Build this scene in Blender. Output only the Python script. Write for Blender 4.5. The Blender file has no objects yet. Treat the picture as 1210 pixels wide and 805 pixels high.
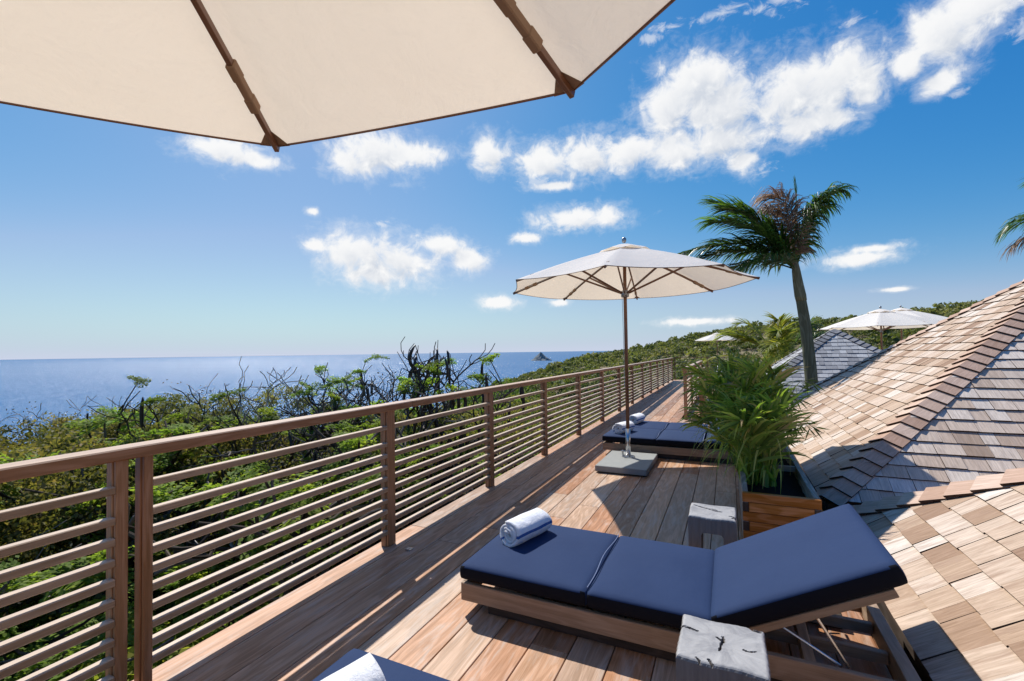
import bpy, bmesh, math, random
import numpy as np
from mathutils import Vector, Matrix, Euler

R = math.radians
random.seed(7)
rng = np.random.default_rng(7)
SC = bpy.context.scene
COL = SC.collection

# ------------------------------------------------------------------ camera
F_PX, YAW, PITCH, ROLL = 542.19, R(25.168), R(1.397), R(0.82)
cam_d = bpy.data.cameras.new('camera')
cam = bpy.data.objects.new('camera', cam_d)
COL.objects.link(cam)
cam_d.sensor_fit = 'HORIZONTAL'
cam_d.sensor_width = 36.0
cam_d.lens = F_PX / 1210.0 * 36.0
cam_d.clip_start = 0.05
cam_d.clip_end = 120000.0
_f = Vector((-math.sin(YAW) * math.cos(PITCH), math.cos(YAW) * math.cos(PITCH), math.sin(PITCH)))
_r0 = Vector((math.cos(YAW), math.sin(YAW), 0))
_u0 = _r0.cross(_f)
_r = math.cos(ROLL) * _r0 - math.sin(ROLL) * _u0
_u = math.sin(ROLL) * _r0 + math.cos(ROLL) * _u0
cam.matrix_world = Matrix(((_r.x, _u.x, -_f.x, 0), (_r.y, _u.y, -_f.y, 0), (_r.z, _u.z, -_f.z, 1.5), (0, 0, 0, 1)))
SC.camera = cam

# ------------------------------------------------------------------ light, exposure
SUN_DIR = Vector((-0.62, 0.51, 1.0)).normalized()
SUN_EL = math.asin(SUN_DIR.z)
SUN_AZ = math.atan2(SUN_DIR.x, SUN_DIR.y)          # from +Y, positive towards +X
sun_d = bpy.data.lights.new('sun', 'SUN')
sun_d.energy = 4.6
sun_d.angle = R(0.53)
sun_d.color = (1.0, 0.955, 0.89)
sun = bpy.data.objects.new('sun', sun_d)
COL.objects.link(sun)
sun.rotation_euler = (-SUN_DIR).to_track_quat('-Z', 'Y').to_euler()
SC.view_settings.view_transform = 'Standard'
SC.view_settings.look = 'None'
SC.view_settings.exposure = 0.3
SC.view_settings.gamma = 1.0
SC.view_settings.use_curve_mapping = False
SC.render.engine = 'CYCLES'
SC.cycles.max_bounces = 8
SC.cycles.diffuse_bounces = 3
SC.cycles.glossy_bounces = 3
SC.cycles.transmission_bounces = 4
SC.cycles.transparent_max_bounces = 8
SC.cycles.caustics_reflective = False
SC.cycles.caustics_refractive = False
SC.cycles.use_denoising = True
SC.cycles.sample_clamp_indirect = 8.0


# ------------------------------------------------------------------ node helpers
class NT:
    def __init__(self, tree):
        self.t = tree
        self.n = tree.nodes
        self.l = tree.links

    def node(self, typ, **kw):
        n = self.n.new(typ)
        for k, v in kw.items():
            setattr(n, k, v)
        return n

    def put(self, sock, val):
        if val is None:
            return
        if hasattr(val, 'is_output'):
            self.l.new(val, sock)
        elif isinstance(val, (tuple, list)) and len(val) == 3 and sock.type == 'RGBA':
            sock.default_value = (*val, 1.0)
        else:
            sock.default_value = val

    def math(self, op, a, b=None, c=None, clamp=False):
        n = self.node('ShaderNodeMath', operation=op, use_clamp=clamp)
        for i, v in enumerate((a, b, c)):
            if v is not None:
                self.put(n.inputs[i], v)
        return n.outputs[0]

    def vmath(self, op, a, b=None, c=None):
        n = self.node('ShaderNodeVectorMath', operation=op)
        for i, v in enumerate((a, b, c)):
            if v is not None:
                self.put(n.inputs[i], v)
        return n.outputs['Value'] if op in ('LENGTH', 'DOT_PRODUCT', 'DISTANCE') else n.outputs['Vector']

    def noise(self, vec, scale=5.0, detail=4.0, rough=0.55, dist=0.0):
        n = self.node('ShaderNodeTexNoise')
        if vec is not None:
            self.put(n.inputs['Vector'], vec)
        n.inputs['Scale'].default_value = scale
        n.inputs['Detail'].default_value = detail
        n.inputs['Roughness'].default_value = rough
        n.inputs['Distortion'].default_value = dist
        return n.outputs['Fac']

    def mapping(self, vec, scale=(1, 1, 1), loc=(0, 0, 0)):
        n = self.node('ShaderNodeMapping')
        self.put(n.inputs['Vector'], vec)
        n.inputs['Scale'].default_value = scale
        n.inputs['Location'].default_value = loc
        return n.outputs[0]

    def ramp(self, fac, stops, interp='LINEAR'):
        n = self.node('ShaderNodeValToRGB')
        self.put(n.inputs[0], fac)
        cr = n.color_ramp
        cr.interpolation = interp
        while len(cr.elements) < len(stops):
            cr.elements.new(0.5)
        for e, (p, c) in zip(cr.elements, stops):
            e.position = p
            if not isinstance(c, (tuple, list)):
                c = (c, c, c)
            e.color = (*c, 1.0)
        return n.outputs['Color']

    def mix(self, fac, a, b, blend='MIX'):
        n = self.node('ShaderNodeMix', data_type='RGBA', blend_type=blend)
        n.clamp_factor = True
        self.put(n.inputs[0], fac)
        self.put(n.inputs[6], a)
        self.put(n.inputs[7], b)
        return n.outputs[2]

    def attr(self, name, out='Fac'):
        n = self.node('ShaderNodeAttribute', attribute_name=name)
        return n.outputs[out]

    def coord(self, which='Object'):
        return self.node('ShaderNodeTexCoord').outputs[which]

    def bump(self, h, strength=0.3, dist=0.01, normal=None):
        n = self.node('ShaderNodeBump')
        n.inputs['Strength'].default_value = strength
        n.inputs['Distance'].default_value = dist
        self.put(n.inputs['Height'], h)
        if normal is not None:
            self.put(n.inputs['Normal'], normal)
        return n.outputs[0]

    def smooth(self, v, a, b):
        n = self.node('ShaderNodeMapRange', interpolation_type='SMOOTHSTEP')
        self.put(n.inputs['Value'], v)
        n.inputs['From Min'].default_value = a
        n.inputs['From Max'].default_value = b
        return n.outputs[0]


def new_mat(name):
    m = bpy.data.materials.new(name)
    m.use_nodes = True
    m.node_tree.nodes.clear()
    return m, NT(m.node_tree)


def principled(t, base, rough=0.5, normal=None, metal=0.0, spec=0.5, sheen=0.0):
    p = t.node('ShaderNodeBsdfPrincipled')
    t.put(p.inputs['Base Color'], base)
    t.put(p.inputs['Roughness'], rough)
    t.put(p.inputs['Metallic'], metal)
    t.put(p.inputs['Specular IOR Level'], spec)
    if sheen:
        p.inputs['Sheen Weight'].default_value = sheen
        p.inputs['Sheen Roughness'].default_value = 0.45
    if normal is not None:
        t.put(p.inputs['Normal'], normal)
    return p.outputs[0]


def out(t, shader):
    o = t.node('ShaderNodeOutputMaterial')
    t.l.new(shader, o.inputs['Surface'])


# ------------------------------------------------------------------ sky
CL = [(-2.86,28.56,4.60,2.71),(-5.93,26.52,3.54,2.71),(0.46,25.40,5.77,3.39),(6.43,25.45,5.26,3.34),(10.90,25.68,3.67,2.76),(13.05,24.18,1.93,2.21),(-0.32,22.69,5.05,2.29),(-4.90,22.15,4.11,2.05),(-10.53,22.85,3.92,1.92),(-15.85,22.78,4.60,2.31),(-20.59,22.50,4.00,1.81),(2.21,20.30,1.66,1.49),(8.25,22.47,4.24,1.66),(18.56,26.52,2.57,2.44),(20.78,27.44,2.95,1.97),(16.27,25.04,1.64,1.44),(18.72,22.83,1.83,1.04),(-41.95,23.18,4.81,2.40),(-36.94,23.05,4.36,1.50),(-44.66,21.68,2.50,1.39),(-27.93,23.45,2.77,1.97),(-57.52,21.06,3.15,1.57),(-54.53,20.64,2.66,0.98),(-43.19,11.77,4.92,2.89),(-39.08,10.95,5.31,2.57),(-34.47,13.28,3.34,1.19),(-48.39,12.40,1.45,0.84),(-42.05,9.66,3.96,1.58),(-30.32,11.31,2.11,1.52),(-26.69,6.11,2.75,0.84),(-19.61,5.98,1.36,0.52),(-17.02,16.06,5.33,1.46),(-23.18,13.89,1.91,0.70),(-13.10,16.01,2.42,1.34),(11.94,8.72,2.98,0.83),(13.16,9.54,2.52,0.49),(-3.49,3.20,4.08,0.49),(-48.56,16.08,0.81,0.45),(-19.58,19.84,2.94,0.57),(14.96,5.43,1.22,0.24)]
FA = [(-5.52,33.94,2.81,0.70),(-0.43,33.90,3.86,0.81),(-7.48,33.33,2.88,0.72),(23.45,24.76,0.92,1.51),(4.27,33.28,2.39,0.53),(12.43,29.77,1.97,0.51),(-41.03,15.27,1.99,0.76),(-14.84,21.43,3.06,0.91),(-21.16,20.38,4.21,0.94),(3.84,18.99,2.08,1.16),(19.51,21.61,1.58,0.66),(6.68,33.25,4.43,1.27)]
world = bpy.data.worlds.new('World')
SC.world = world
world.use_nodes = True
world.node_tree.nodes.clear()
t = NT(world.node_tree)
sky = t.node('ShaderNodeTexSky', sky_type='NISHITA')
sky.sun_disc = False
sky.sun_elevation = SUN_EL
sky.sun_rotation = SUN_AZ
sky.altitude = 60
sky.air_density = 1.0
sky.dust_density = 0.7
sky.ozone_density = 2.5
dirv = t.coord('Generated')
sep = t.node('ShaderNodeSeparateXYZ')
t.l.new(dirv, sep.inputs[0])
az = t.math('MULTIPLY', t.math('ARCTAN2', sep.outputs[0], sep.outputs[1]), 180 / math.pi)
el = t.math('MULTIPLY', t.math('ARCSINE', sep.outputs[2]), 180 / math.pi)
comb = t.node('ShaderNodeCombineXYZ')
t.l.new(az, comb.inputs[0])
t.l.new(el, comb.inputs[1])


def blob_field(lst, k, src=None):
    f = None
    src = src if src is not None else comb.outputs[0]
    for (a, e, sa, se) in lst:
        v = t.vmath('MULTIPLY_ADD', src, (1 / sa, 1 / se, 0), (-a / sa, -e / se, 0))
        d = t.vmath('LENGTH', v)
        f = d if f is None else t.math('SMOOTH_MIN', f, d, k)
    return f


n_big = t.noise(dirv, 9.0, 2.0, 0.5)
n_fine = t.noise(dirv, 26.0, 9.0, 0.62, 0.35)
n_wisp = t.noise(t.mapping(dirv, (1, 1, 1.6)), 34.0, 7.0, 0.68, 0.8)
f1 = blob_field(CL, 0.5)
d1 = t.math('ADD', t.math('SUBTRACT', 1.28, f1), t.math('MULTIPLY', t.math('SUBTRACT', n_fine, 0.5), 2.1))
d1 = t.math('ADD', d1, t.math('MULTIPLY', t.math('SUBTRACT', n_big, 0.5), 0.7))
dens = t.math('MAXIMUM', t.math('MULTIPLY', t.smooth(d1, 0.05, 0.85), 0.98), t.math('MULTIPLY', t.smooth(t.math('ADD', d1, t.math('MULTIPLY', t.math('SUBTRACT', n_wisp, 0.5), 1.6)), -0.4, 0.85), 0.36))
f2 = blob_field(FA, 0.3)
d2 = t.math('ADD', t.math('SUBTRACT', 0.95, f2), t.math('MULTIPLY', t.math('SUBTRACT', n_wisp, 0.55), 3.2))
dens2 = t.math('MULTIPLY', t.smooth(d2, 0.0, 0.9), 0.5)
cover = t.math('MAXIMUM', dens, dens2)
thick = t.smooth(d1, 0.35, 1.3)
n_off = t.noise(t.vmath('ADD', dirv, (-0.012, 0.004, 0.014)), 26.0, 5.0, 0.58, 0.35)
n_off0 = t.noise(dirv, 26.0, 5.0, 0.58, 0.35)
relief = t.math('MULTIPLY', t.math('SUBTRACT', n_off, n_off0), 3.2)
f_sun = blob_field(CL, 0.5, t.vmath('ADD', comb.outputs[0], (-1.1, 1.5, 0)))
d_sun = t.math('ADD', t.math('SUBTRACT', 1.28, f_sun), t.math('MULTIPLY', t.math('SUBTRACT', n_off0, 0.5), 1.6))
shade = t.math('MULTIPLY', t.math('MULTIPLY', t.smooth(d_sun, 0.1, 1.25), t.math('ADD', 0.72, relief, None, True)), t.smooth(d1, 0.05, 0.7))
cloud_col = t.mix(t.math('MULTIPLY', shade, 0.8), (7.8, 7.8, 7.8), (4.7, 5.15, 5.9))
SKY_GAIN = 0.10
hor = t.math('MULTIPLY', t.math('POWER', t.math('SUBTRACT', 1.0, t.math('MAXIMUM', sep.outputs[2], 0.0)), 16.0), 0.95)
skyc = t.mix(1.0, sky.outputs[0], (0.86, 0.98, 1.12), 'MULTIPLY')
srgb = t.node('ShaderNodeSeparateColor')
t.l.new(skyc, srgb.inputs[0])
crgb = t.node('ShaderNodeCombineColor')
t.l.new(t.math('MINIMUM', t.math('MULTIPLY', t.math('POWER', srgb.outputs[0], 2.3), 0.135), t.math('MULTIPLY', srgb.outputs[1], 0.47)), crgb.inputs[0])
t.l.new(t.math('MULTIPLY', srgb.outputs[1], 0.72), crgb.inputs[1])
t.l.new(t.math('MULTIPLY', t.math('POWER', srgb.outputs[2], 0.5), 2.12), crgb.inputs[2])
skyc = t.mix(hor, crgb.outputs[0], (4.95, 5.4, 6.6))
col = t.mix(cover, skyc, cloud_col)
bg = t.node('ShaderNodeBackground')
t.l.new(col, bg.inputs[0])
bg.inputs[1].default_value = SKY_GAIN
wo = t.node('ShaderNodeOutputWorld')
t.l.new(bg.outputs[0], wo.inputs[0])
world.cycles.sampling_method = 'MANUAL'
world.cycles.sample_map_resolution = 512


# ------------------------------------------------------------------ materials
def wood_mat(name, stops, rough=0.55, grain=0.45, bump=0.25, ring=0.35, stain=None, scale=1.0, spec=0.35, pale_top=None):
    m, t = new_mat(name)
    gc = t.attr('gc', 'Vector')
    rnd = t.attr('rnd')
    base = t.ramp(rnd, stops)
    g1 = t.noise(t.mapping(gc, (2.2 * scale, 55 * scale, 55 * scale)), 1.0, 5.0, 0.6, 0.3)
    low = t.noise(t.mapping(gc, (1.1 * scale, 7 * scale, 7 * scale)), 1.0, 2.0, 0.5, 0.6)
    rings = t.math('SINE', t.math('MULTIPLY', low, 46.0))
    rings = t.smooth(rings, -0.2, 1.0)
    fib = t.noise(t.mapping(gc, (9 * scale, 260 * scale, 260 * scale)), 1.0, 2.0, 0.6)
    dark = t.math('ADD', t.math('MULTIPLY', t.math('SUBTRACT', g1, 0.5), grain * 2.0),
                  t.math('MULTIPLY', t.math('SUBTRACT', rings, 0.5), ring))
    dark = t.math('ADD', dark, t.math('MULTIPLY', t.math('SUBTRACT', fib, 0.5), 0.5))
    val = t.math('ADD', 1.0, dark)
    hsv = t.node('ShaderNodeHueSaturation')
    t.put(hsv.inputs['Color'], base)
    t.put(hsv.inputs['Value'], val)
    t.put(hsv.inputs['Saturation'], t.math('SUBTRACT', 1.08, t.math('MULTIPLY', dark, 0.35)))
    colr = hsv.outputs[0]
    if stain:
        s = t.noise(t.mapping(gc, (1.9, 13, 13)), 1.3, 6.0, 0.7, 0.5)
        colr = t.mix(t.math('MULTIPLY', t.smooth(s, 0.47, 0.68), stain[1]), colr, stain[0])
    if pale_top:   # paler colour mixed in on upward-facing faces
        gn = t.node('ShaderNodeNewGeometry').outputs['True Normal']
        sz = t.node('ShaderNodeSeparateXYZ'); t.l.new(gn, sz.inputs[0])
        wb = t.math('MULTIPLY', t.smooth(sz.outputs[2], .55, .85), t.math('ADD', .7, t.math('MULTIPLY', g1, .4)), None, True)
        colr = t.mix(wb, colr, pale_top)
    h = t.math('ADD', g1, t.math('MULTIPLY', fib, 0.5))
    b = t.bump(h, bump, 0.003)
    rg = t.math('ADD', rough, t.math('MULTIPLY', t.math('SUBTRACT', g1, 0.5), 0.3))
    out(t, principled(t, colr, rg, b, spec=spec))
    return m


def leaf_mat(name, stops, trans=0.4, rough=0.45, tgain=(1.5, 1.6, 0.7), spec=0.4):
    m, t = new_mat(name)
    c = t.ramp(t.attr('rnd'), stops)
    oi = t.node('ShaderNodeObjectInfo').outputs['Random']
    hsv = t.node('ShaderNodeHueSaturation')
    t.put(hsv.inputs['Color'], c)
    t.put(hsv.inputs['Value'], t.math('ADD', 0.78, t.math('MULTIPLY', oi, 0.44)))
    t.put(hsv.inputs['Hue'], t.math('ADD', 0.485, t.math('MULTIPLY', oi, 0.03)))
    c = hsv.outputs[0]
    p = principled(t, c, rough, spec=spec)
    tr = t.node('ShaderNodeBsdfTranslucent')
    t.put(tr.inputs[0], t.mix(1.0, c, tgain, 'MULTIPLY'))
    mx = t.node('ShaderNodeMixShader')
    mx.inputs[0].default_value = trans
    t.l.new(p, mx.inputs[1])
    t.l.new(tr.outputs[0], mx.inputs[2])
    out(t, mx.outputs[0])
    return m


def plain_mat(name, colr, rough=0.5, metal=0.0, var=0.12, scale=8.0, bump=0.0, spec=0.5):
    m, t = new_mat(name)
    n = t.noise(t.coord('Object'), scale, 5.0, 0.6)
    c = t.mix(n, tuple(x * (1 - var) for x in colr), tuple(min(1, x * (1 + var)) for x in colr))
    nb = t.bump(t.noise(t.coord('Object'), scale * 12, 3.0), bump, 0.003) if bump else None
    out(t, principled(t, c, t.math('ADD', rough - 0.08, t.math('MULTIPLY', n, 0.16)), nb, metal, spec))
    return m


M = {}
M['deck'] = wood_mat('ipe_deck', [(0, (.27, .145, .082)), (.2, (.43, .22, .12)), (.45, (.49, .295, .18)), (.75, (.48, .335, .235)), (1, (.36, .235, .16))],
                     rough=.5, grain=.5, ring=.22, bump=.3, stain=((.50, .44, .38), .5), spec=.4)
M['rail'] = wood_mat('rail_wood', [(0, (.25, .12, .062)), (.5, (.31, .16, .085)), (1, (.38, .21, .12))], rough=.42, spec=.5, pale_top=(.52, .365, .25), grain=.4, ring=.2)
M['slat'] = wood_mat('slat_wood', [(0, (.26, .165, .10)), (.5, (.34, .23, .15)), (1, (.43, .315, .22))], rough=.42, spec=.5, pale_top=(.58, .45, .335), grain=.35, ring=.15)
M['teak'] = wood_mat('teak_frame', [(0, (.28, .20, .14)), (1, (.35, .255, .18))], rough=.55, grain=.3, ring=.15)
M['teak_dark'] = wood_mat('dark_timber', [(0, (.045, .035, .03)), (1, (.07, .055, .045))], rough=.6)
M['brown'] = wood_mat('umbrella_wood', [(0, (.13, .06, .035)), (1, (.2, .095, .055))], rough=.4, grain=.3, ring=.1, spec=.5)
M['planter'] = wood_mat('planter_wood', [(0, (.36, .155, .055)), (.5, (.44, .20, .075)), (1, (.5, .25, .11))], rough=.5, grain=.35, ring=.3)
M['grey_wood'] = wood_mat('grey_board', [(0, (.33, .27, .22)), (1, (.42, .35, .29))], rough=.65)
SH_RED = [(0, (.27, .175, .12)), (.15, (.39, .275, .195)), (.4, (.49, .375, .285)), (.7, (.57, .465, .38)), (1, (.64, .57, .50))]
SH_GREY = [(0, (.36, .27, .205)), (.2, (.51, .40, .315)), (.5, (.63, .53, .44)), (.8, (.68, .60, .52)), (1, (.70, .65, .60))]
SH_OLD = [(0, (.26, .26, .27)), (.5, (.38, .38, .385)), (1, (.5, .5, .5))]
M['shingle'] = wood_mat('cedar_shingle', SH_RED, rough=.72, grain=.5, ring=.1, bump=.4, stain=((.30, .195, .135), .7), scale=1.6, spec=.2)
M['shingle_grey'] = wood_mat('greying_shingle', SH_GREY, rough=.75, grain=.45, ring=.08, bump=.4, stain=((.30, .24, .21), .4), scale=1.6, spec=.2)
M['shingle_old'] = wood_mat('weathered_shingle', SH_OLD, rough=.8, grain=.35, ring=.08, bump=.4, scale=1.6, spec=.2)
M['cap'] = wood_mat('hip_cap_shingle', [(0, (.40, .265, .195)), (.6, (.52, .37, .285)), (1, (.60, .46, .37))], rough=.7, grain=.3, ring=.1, scale=1.6, spec=.2)
M['cap_old'] = wood_mat('weathered_cap', [(0, (.2, .2, .21)), (1, (.3, .3, .31))], rough=.8, scale=1.6, spec=.2)
M['butt'] = wood_mat('shingle_butt_end', [(0, (.055, .034, .025)), (1, (.09, .058, .042))], rough=.85, spec=.1)
M['bark'] = wood_mat('bark', [(0, (.035, .027, .022)), (.5, (.075, .06, .05)), (1, (.24, .21, .185))], rough=.85, grain=.6, bump=.6, spec=.15)
M['bark_grey'] = wood_mat('grey_twig_bark', [(0, (.10, .085, .07)), (.5, (.18, .155, .135)), (1, (.30, .27, .24))], rough=.85, grain=.5, bump=.5, spec=.15)
M['palm_trunk'] = wood_mat('palm_trunk', [(0, (.13, .135, .085)), (1, (.19, .19, .125))], rough=.75, grain=.4, bump=.4, spec=.2)
M['pod'] = plain_mat('seed_pod', (.018, .013, .011), .45, var=.3)
M['steel'] = plain_mat('brushed_steel', (.62, .62, .62), .28, 1.0, .05)
M['alu'] = plain_mat('grey_metal', (.32, .33, .34), .4, .8, .1)
M['stone'] = plain_mat('grey_stone', (.27, .28, .27), .75, var=.18, scale=14, bump=.4, spec=.3)
M['soil'] = plain_mat('soil', (.022, .016, .012), .95, var=.5, scale=20, bump=1.0, spec=.1)
M['wall'] = plain_mat('plaster', (.5, .46, .40), .85, var=.08, scale=3, spec=.2)
M['rope'] = plain_mat('cord', (.28, .33, .42), .7)
M['void'] = plain_mat('joist_timber', (.05, .036, .028), .9)
M['l_yel'] = leaf_mat('leaf_olive', [(0, (.08, .08, .027)), (.4, (.165, .16, .05)), (.7, (.25, .225, .07)), (1, (.33, .24, .1))], .4, .6, spec=.12)
M['l_grn'] = leaf_mat('leaf_green', [(0, (.04, .07, .018)), (.5, (.085, .14, .03)), (1, (.16, .22, .045))], .4, .6, spec=.12)
M['l_brt'] = leaf_mat('leaf_bright', [(0, (.11, .165, .03)), (.5, (.19, .28, .05)), (1, (.33, .38, .085))], .5, .6, spec=.1)
M['l_low'] = leaf_mat('leaf_low', [(0, (.11, .165, .03)), (.5, (.21, .28, .05)), (1, (.38, .38, .075))], .5, .6, spec=.12)
M['l_dry'] = leaf_mat('leaf_dry', [(0, (.08, .06, .045)), (.5, (.14, .11, .075)), (1, (.13, .13, .05))], .3, tgain=(1.2, 1.1, .9))
M['palm'] = leaf_mat('palm_leaf', [(0, (.03, .065, .02)), (.6, (.07, .14, .03)), (1, (.14, .24, .045))], .4, .35)
M['palm_dry'] = leaf_mat('palm_leaf_dry', [(0, (.18, .12, .09)), (1, (.38, .27, .20))], .4, .5, (1.2, 1.05, .9))
M['palm_yel'] = leaf_mat('areca_leaf', [(0, (.11, .14, .03)), (.5, (.2, .25, .05)), (1, (.38, .34, .07))], .5)
M['areca'] = leaf_mat('planter_palm_leaf', [(0, (.085, .135, .035)), (.45, (.19, .28, .055)), (.78, (.34, .43, .095)), (.9, (.42, .40, .13)), (1, (.47, .35, .2))], .5, .4, (1.6, 1.7, .7))
M['hill'] = leaf_mat('hill_leaf', [(0, (.065, .078, .027)), (.35, (.125, .14, .047)), (.65, (.19, .19, .07)), (.85, (.25, .225, .1)), (1, (.28, .24, .15))], .35, .6, spec=.2)
M['litter'] = leaf_mat('ground_leaf', [(0, (.14, .115, .06)), (.4, (.22, .20, .075)), (.7, (.22, .29, .055)), (1, (.36, .36, .10))], .4)

# fabrics
m, t = new_mat('canvas')
w1 = t.noise(t.coord('Object'), 2.2, 4.0, .6, .6)
w2 = t.noise(t.coord('Object'), 420.0, 2.0, .6)
w3 = t.noise(t.coord('Object'), 60.0, 3.0, .6)
w4 = t.noise(t.coord('Object'), 7.0, 5.0, .65, 1.0)
cc = t.mix(t.math('ADD', t.math('MULTIPLY', w1, .5), t.math('MULTIPLY', w4, .5)), (.92, .875, .805), (.985, .95, .89))
cc = t.mix(t.math('MULTIPLY', t.smooth(w3, .5, .75), .12), cc, (.80, .76, .70))
bm_ = t.bump(w2, .25, .0012, t.bump(t.math('ADD', w1, t.math('MULTIPLY', w4, .35)), .55, .02))
di = t.node('ShaderNodeBsdfDiffuse'); t.put(di.inputs[0], cc); t.l.new(bm_, di.inputs['Normal'])
tr = t.node('ShaderNodeBsdfTranslucent'); t.put(tr.inputs[0], t.mix(1.0, cc, (.95, .84, .70), 'MULTIPLY')); t.l.new(bm_, tr.inputs['Normal'])
mx = t.node('ShaderNodeMixShader'); mx.inputs[0].default_value = .36
t.l.new(di.outputs[0], mx.inputs[1]); t.l.new(tr.outputs[0], mx.inputs[2])
out(t, mx.outputs[0])
M['canvas'] = m
m, t = new_mat('navy_fabric')
oc = t.coord('Object')
wv = t.noise(oc, 520, 2.0, .7)
lg = t.noise(oc, 3.5, 4.0, .6)
c = t.mix(lg, (.013, .029, .08), (.0205, .041, .104))
c = t.mix(t.math('MULTIPLY', wv, .4), c, (.032, .056, .13))
out(t, principled(t, c, .8, t.bump(wv, .35, .001, t.bump(lg, .4, .016)), spec=.14))
M['navy'] = m
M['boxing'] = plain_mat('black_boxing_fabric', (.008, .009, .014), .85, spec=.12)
M['piping'] = plain_mat('navy_piping', (.12, .16, .27), .7)
m, t = new_mat('terry_towel')
u = t.attr('rnd')
tn = t.noise(t.coord('Object'), 300, 3.0, .7)
tn2 = t.noise(t.coord('Object'), 28, 3.0, .6)
c = t.ramp(u, [(0, (.78, .79, .82)), (.5, (.05, .12, .36))], 'CONSTANT')
out(t, principled(t, c, .95, t.bump(tn, .8, .004, t.bump(tn2, .5, .02)), spec=.1, sheen=.2))
M['towel'] = m
m, t = new_mat('bleached_wood')
oc = t.coord('Object')
sp = t.node('ShaderNodeSeparateXYZ'); t.l.new(oc, sp.inputs[0])
ang = t.math('ARCTAN2', t.math('ADD', sp.outputs[1], .01), t.math('SUBTRACT', sp.outputs[0], .01))
rad = t.vmath('LENGTH', t.vmath('MULTIPLY', oc, (1, 1, 0)))
cb = t.node('ShaderNodeCombineXYZ')
t.put(cb.inputs[0], t.math('MULTIPLY', t.math('SINE', ang), 3.0)); t.put(cb.inputs[1], t.math('MULTIPLY', t.math('COSINE', ang), 3.0)); t.put(cb.inputs[2], t.math('MULTIPLY', rad, 2.0))
ra = t.noise(cb.outputs[0], 1.4, 7.0, .7, .9)
fi = t.noise(t.mapping(oc, (60, 60, 5)), 1.0, 4.0, .6)
bl = t.noise(oc, 11.0, 6.0, .7, .6)
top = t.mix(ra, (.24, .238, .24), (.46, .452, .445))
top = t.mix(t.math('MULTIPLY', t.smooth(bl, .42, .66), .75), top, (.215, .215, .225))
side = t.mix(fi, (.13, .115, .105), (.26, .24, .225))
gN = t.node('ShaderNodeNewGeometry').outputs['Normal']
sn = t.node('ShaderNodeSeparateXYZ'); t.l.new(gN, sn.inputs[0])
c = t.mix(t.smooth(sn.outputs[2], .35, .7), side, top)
c = t.mix(t.attr('rnd'), c, (.045, .038, .034))
out(t, principled(t, c, .75, t.bump(t.math('ADD', fi, ra), .35, .005), spec=.2))
M['bleached'] = m

# water, ground, rock
m, t = new_mat('sea_water')
pos = t.node('ShaderNodeNewGeometry').outputs['Position']
n1 = t.noise(t.mapping(pos, (1, 1.0, 1)), .09, 6.0, .62)
n2 = t.noise(t.mapping(pos, (1, 1.4, 1)), .9, 3.0, .6)
n3 = t.noise(t.mapping(pos, (.4, 1, 1)), .004, 4.0, .6)
n0 = t.noise(t.mapping(pos, (1, 1, 1)), .022, 5.0, .7)
hh = t.math('ADD', t.math('ADD', t.math('MULTIPLY', n1, 3.0), t.math('MULTIPLY', n2, .5)), t.math('MULTIPLY', n0, 11.0))
c = t.mix(n3, (.035, .12, .25), (.055, .15, .29))
bn = t.bump(hh, .9, 1.0)
dfs = t.node('ShaderNodeBsdfDiffuse'); t.put(dfs.inputs[0], c)
gls = t.node('ShaderNodeBsdfGlossy'); gls.inputs['Roughness'].default_value = .27; t.l.new(bn, gls.inputs['Normal'])
fr = t.node('ShaderNodeLayerWeight'); fr.inputs[0].default_value = .5
mxs = t.node('ShaderNodeMixShader')
t.put(mxs.inputs[0], t.math('ADD', .045, t.math('MULTIPLY', t.math('POWER', fr.outputs['Facing'], 26.0), .175)))
t.l.new(dfs.outputs[0], mxs.inputs[1]); t.l.new(gls.outputs[0], mxs.inputs[2])
out(t, mxs.outputs[0])
M['sea'] = m
m, t = new_mat('slope_soil')
pos = t.node('ShaderNodeNewGeometry').outputs['Position']
n1 = t.noise(pos, .35, 6.0, .65)
n2 = t.noise(pos, 5.0, 5.0, .7)
c = t.mix(n1, (.17, .14, .08), (.32, .26, .18))
c = t.mix(t.smooth(n2, .45, .7), c, (.07, .085, .025))
out(t, principled(t, c, .95, t.bump(n2, .8, .05), spec=.1))
M['earth'] = m
m, t = new_mat('island_rock')
n1 = t.noise(t.coord('Object'), .05, 6.0, .65)
out(t, principled(t, t.mix(n1, (.25, .255, .25), (.17, .19, .175)), .9, t.bump(n1, .6, 4.0), spec=.1))
M['rock'] = m


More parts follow.
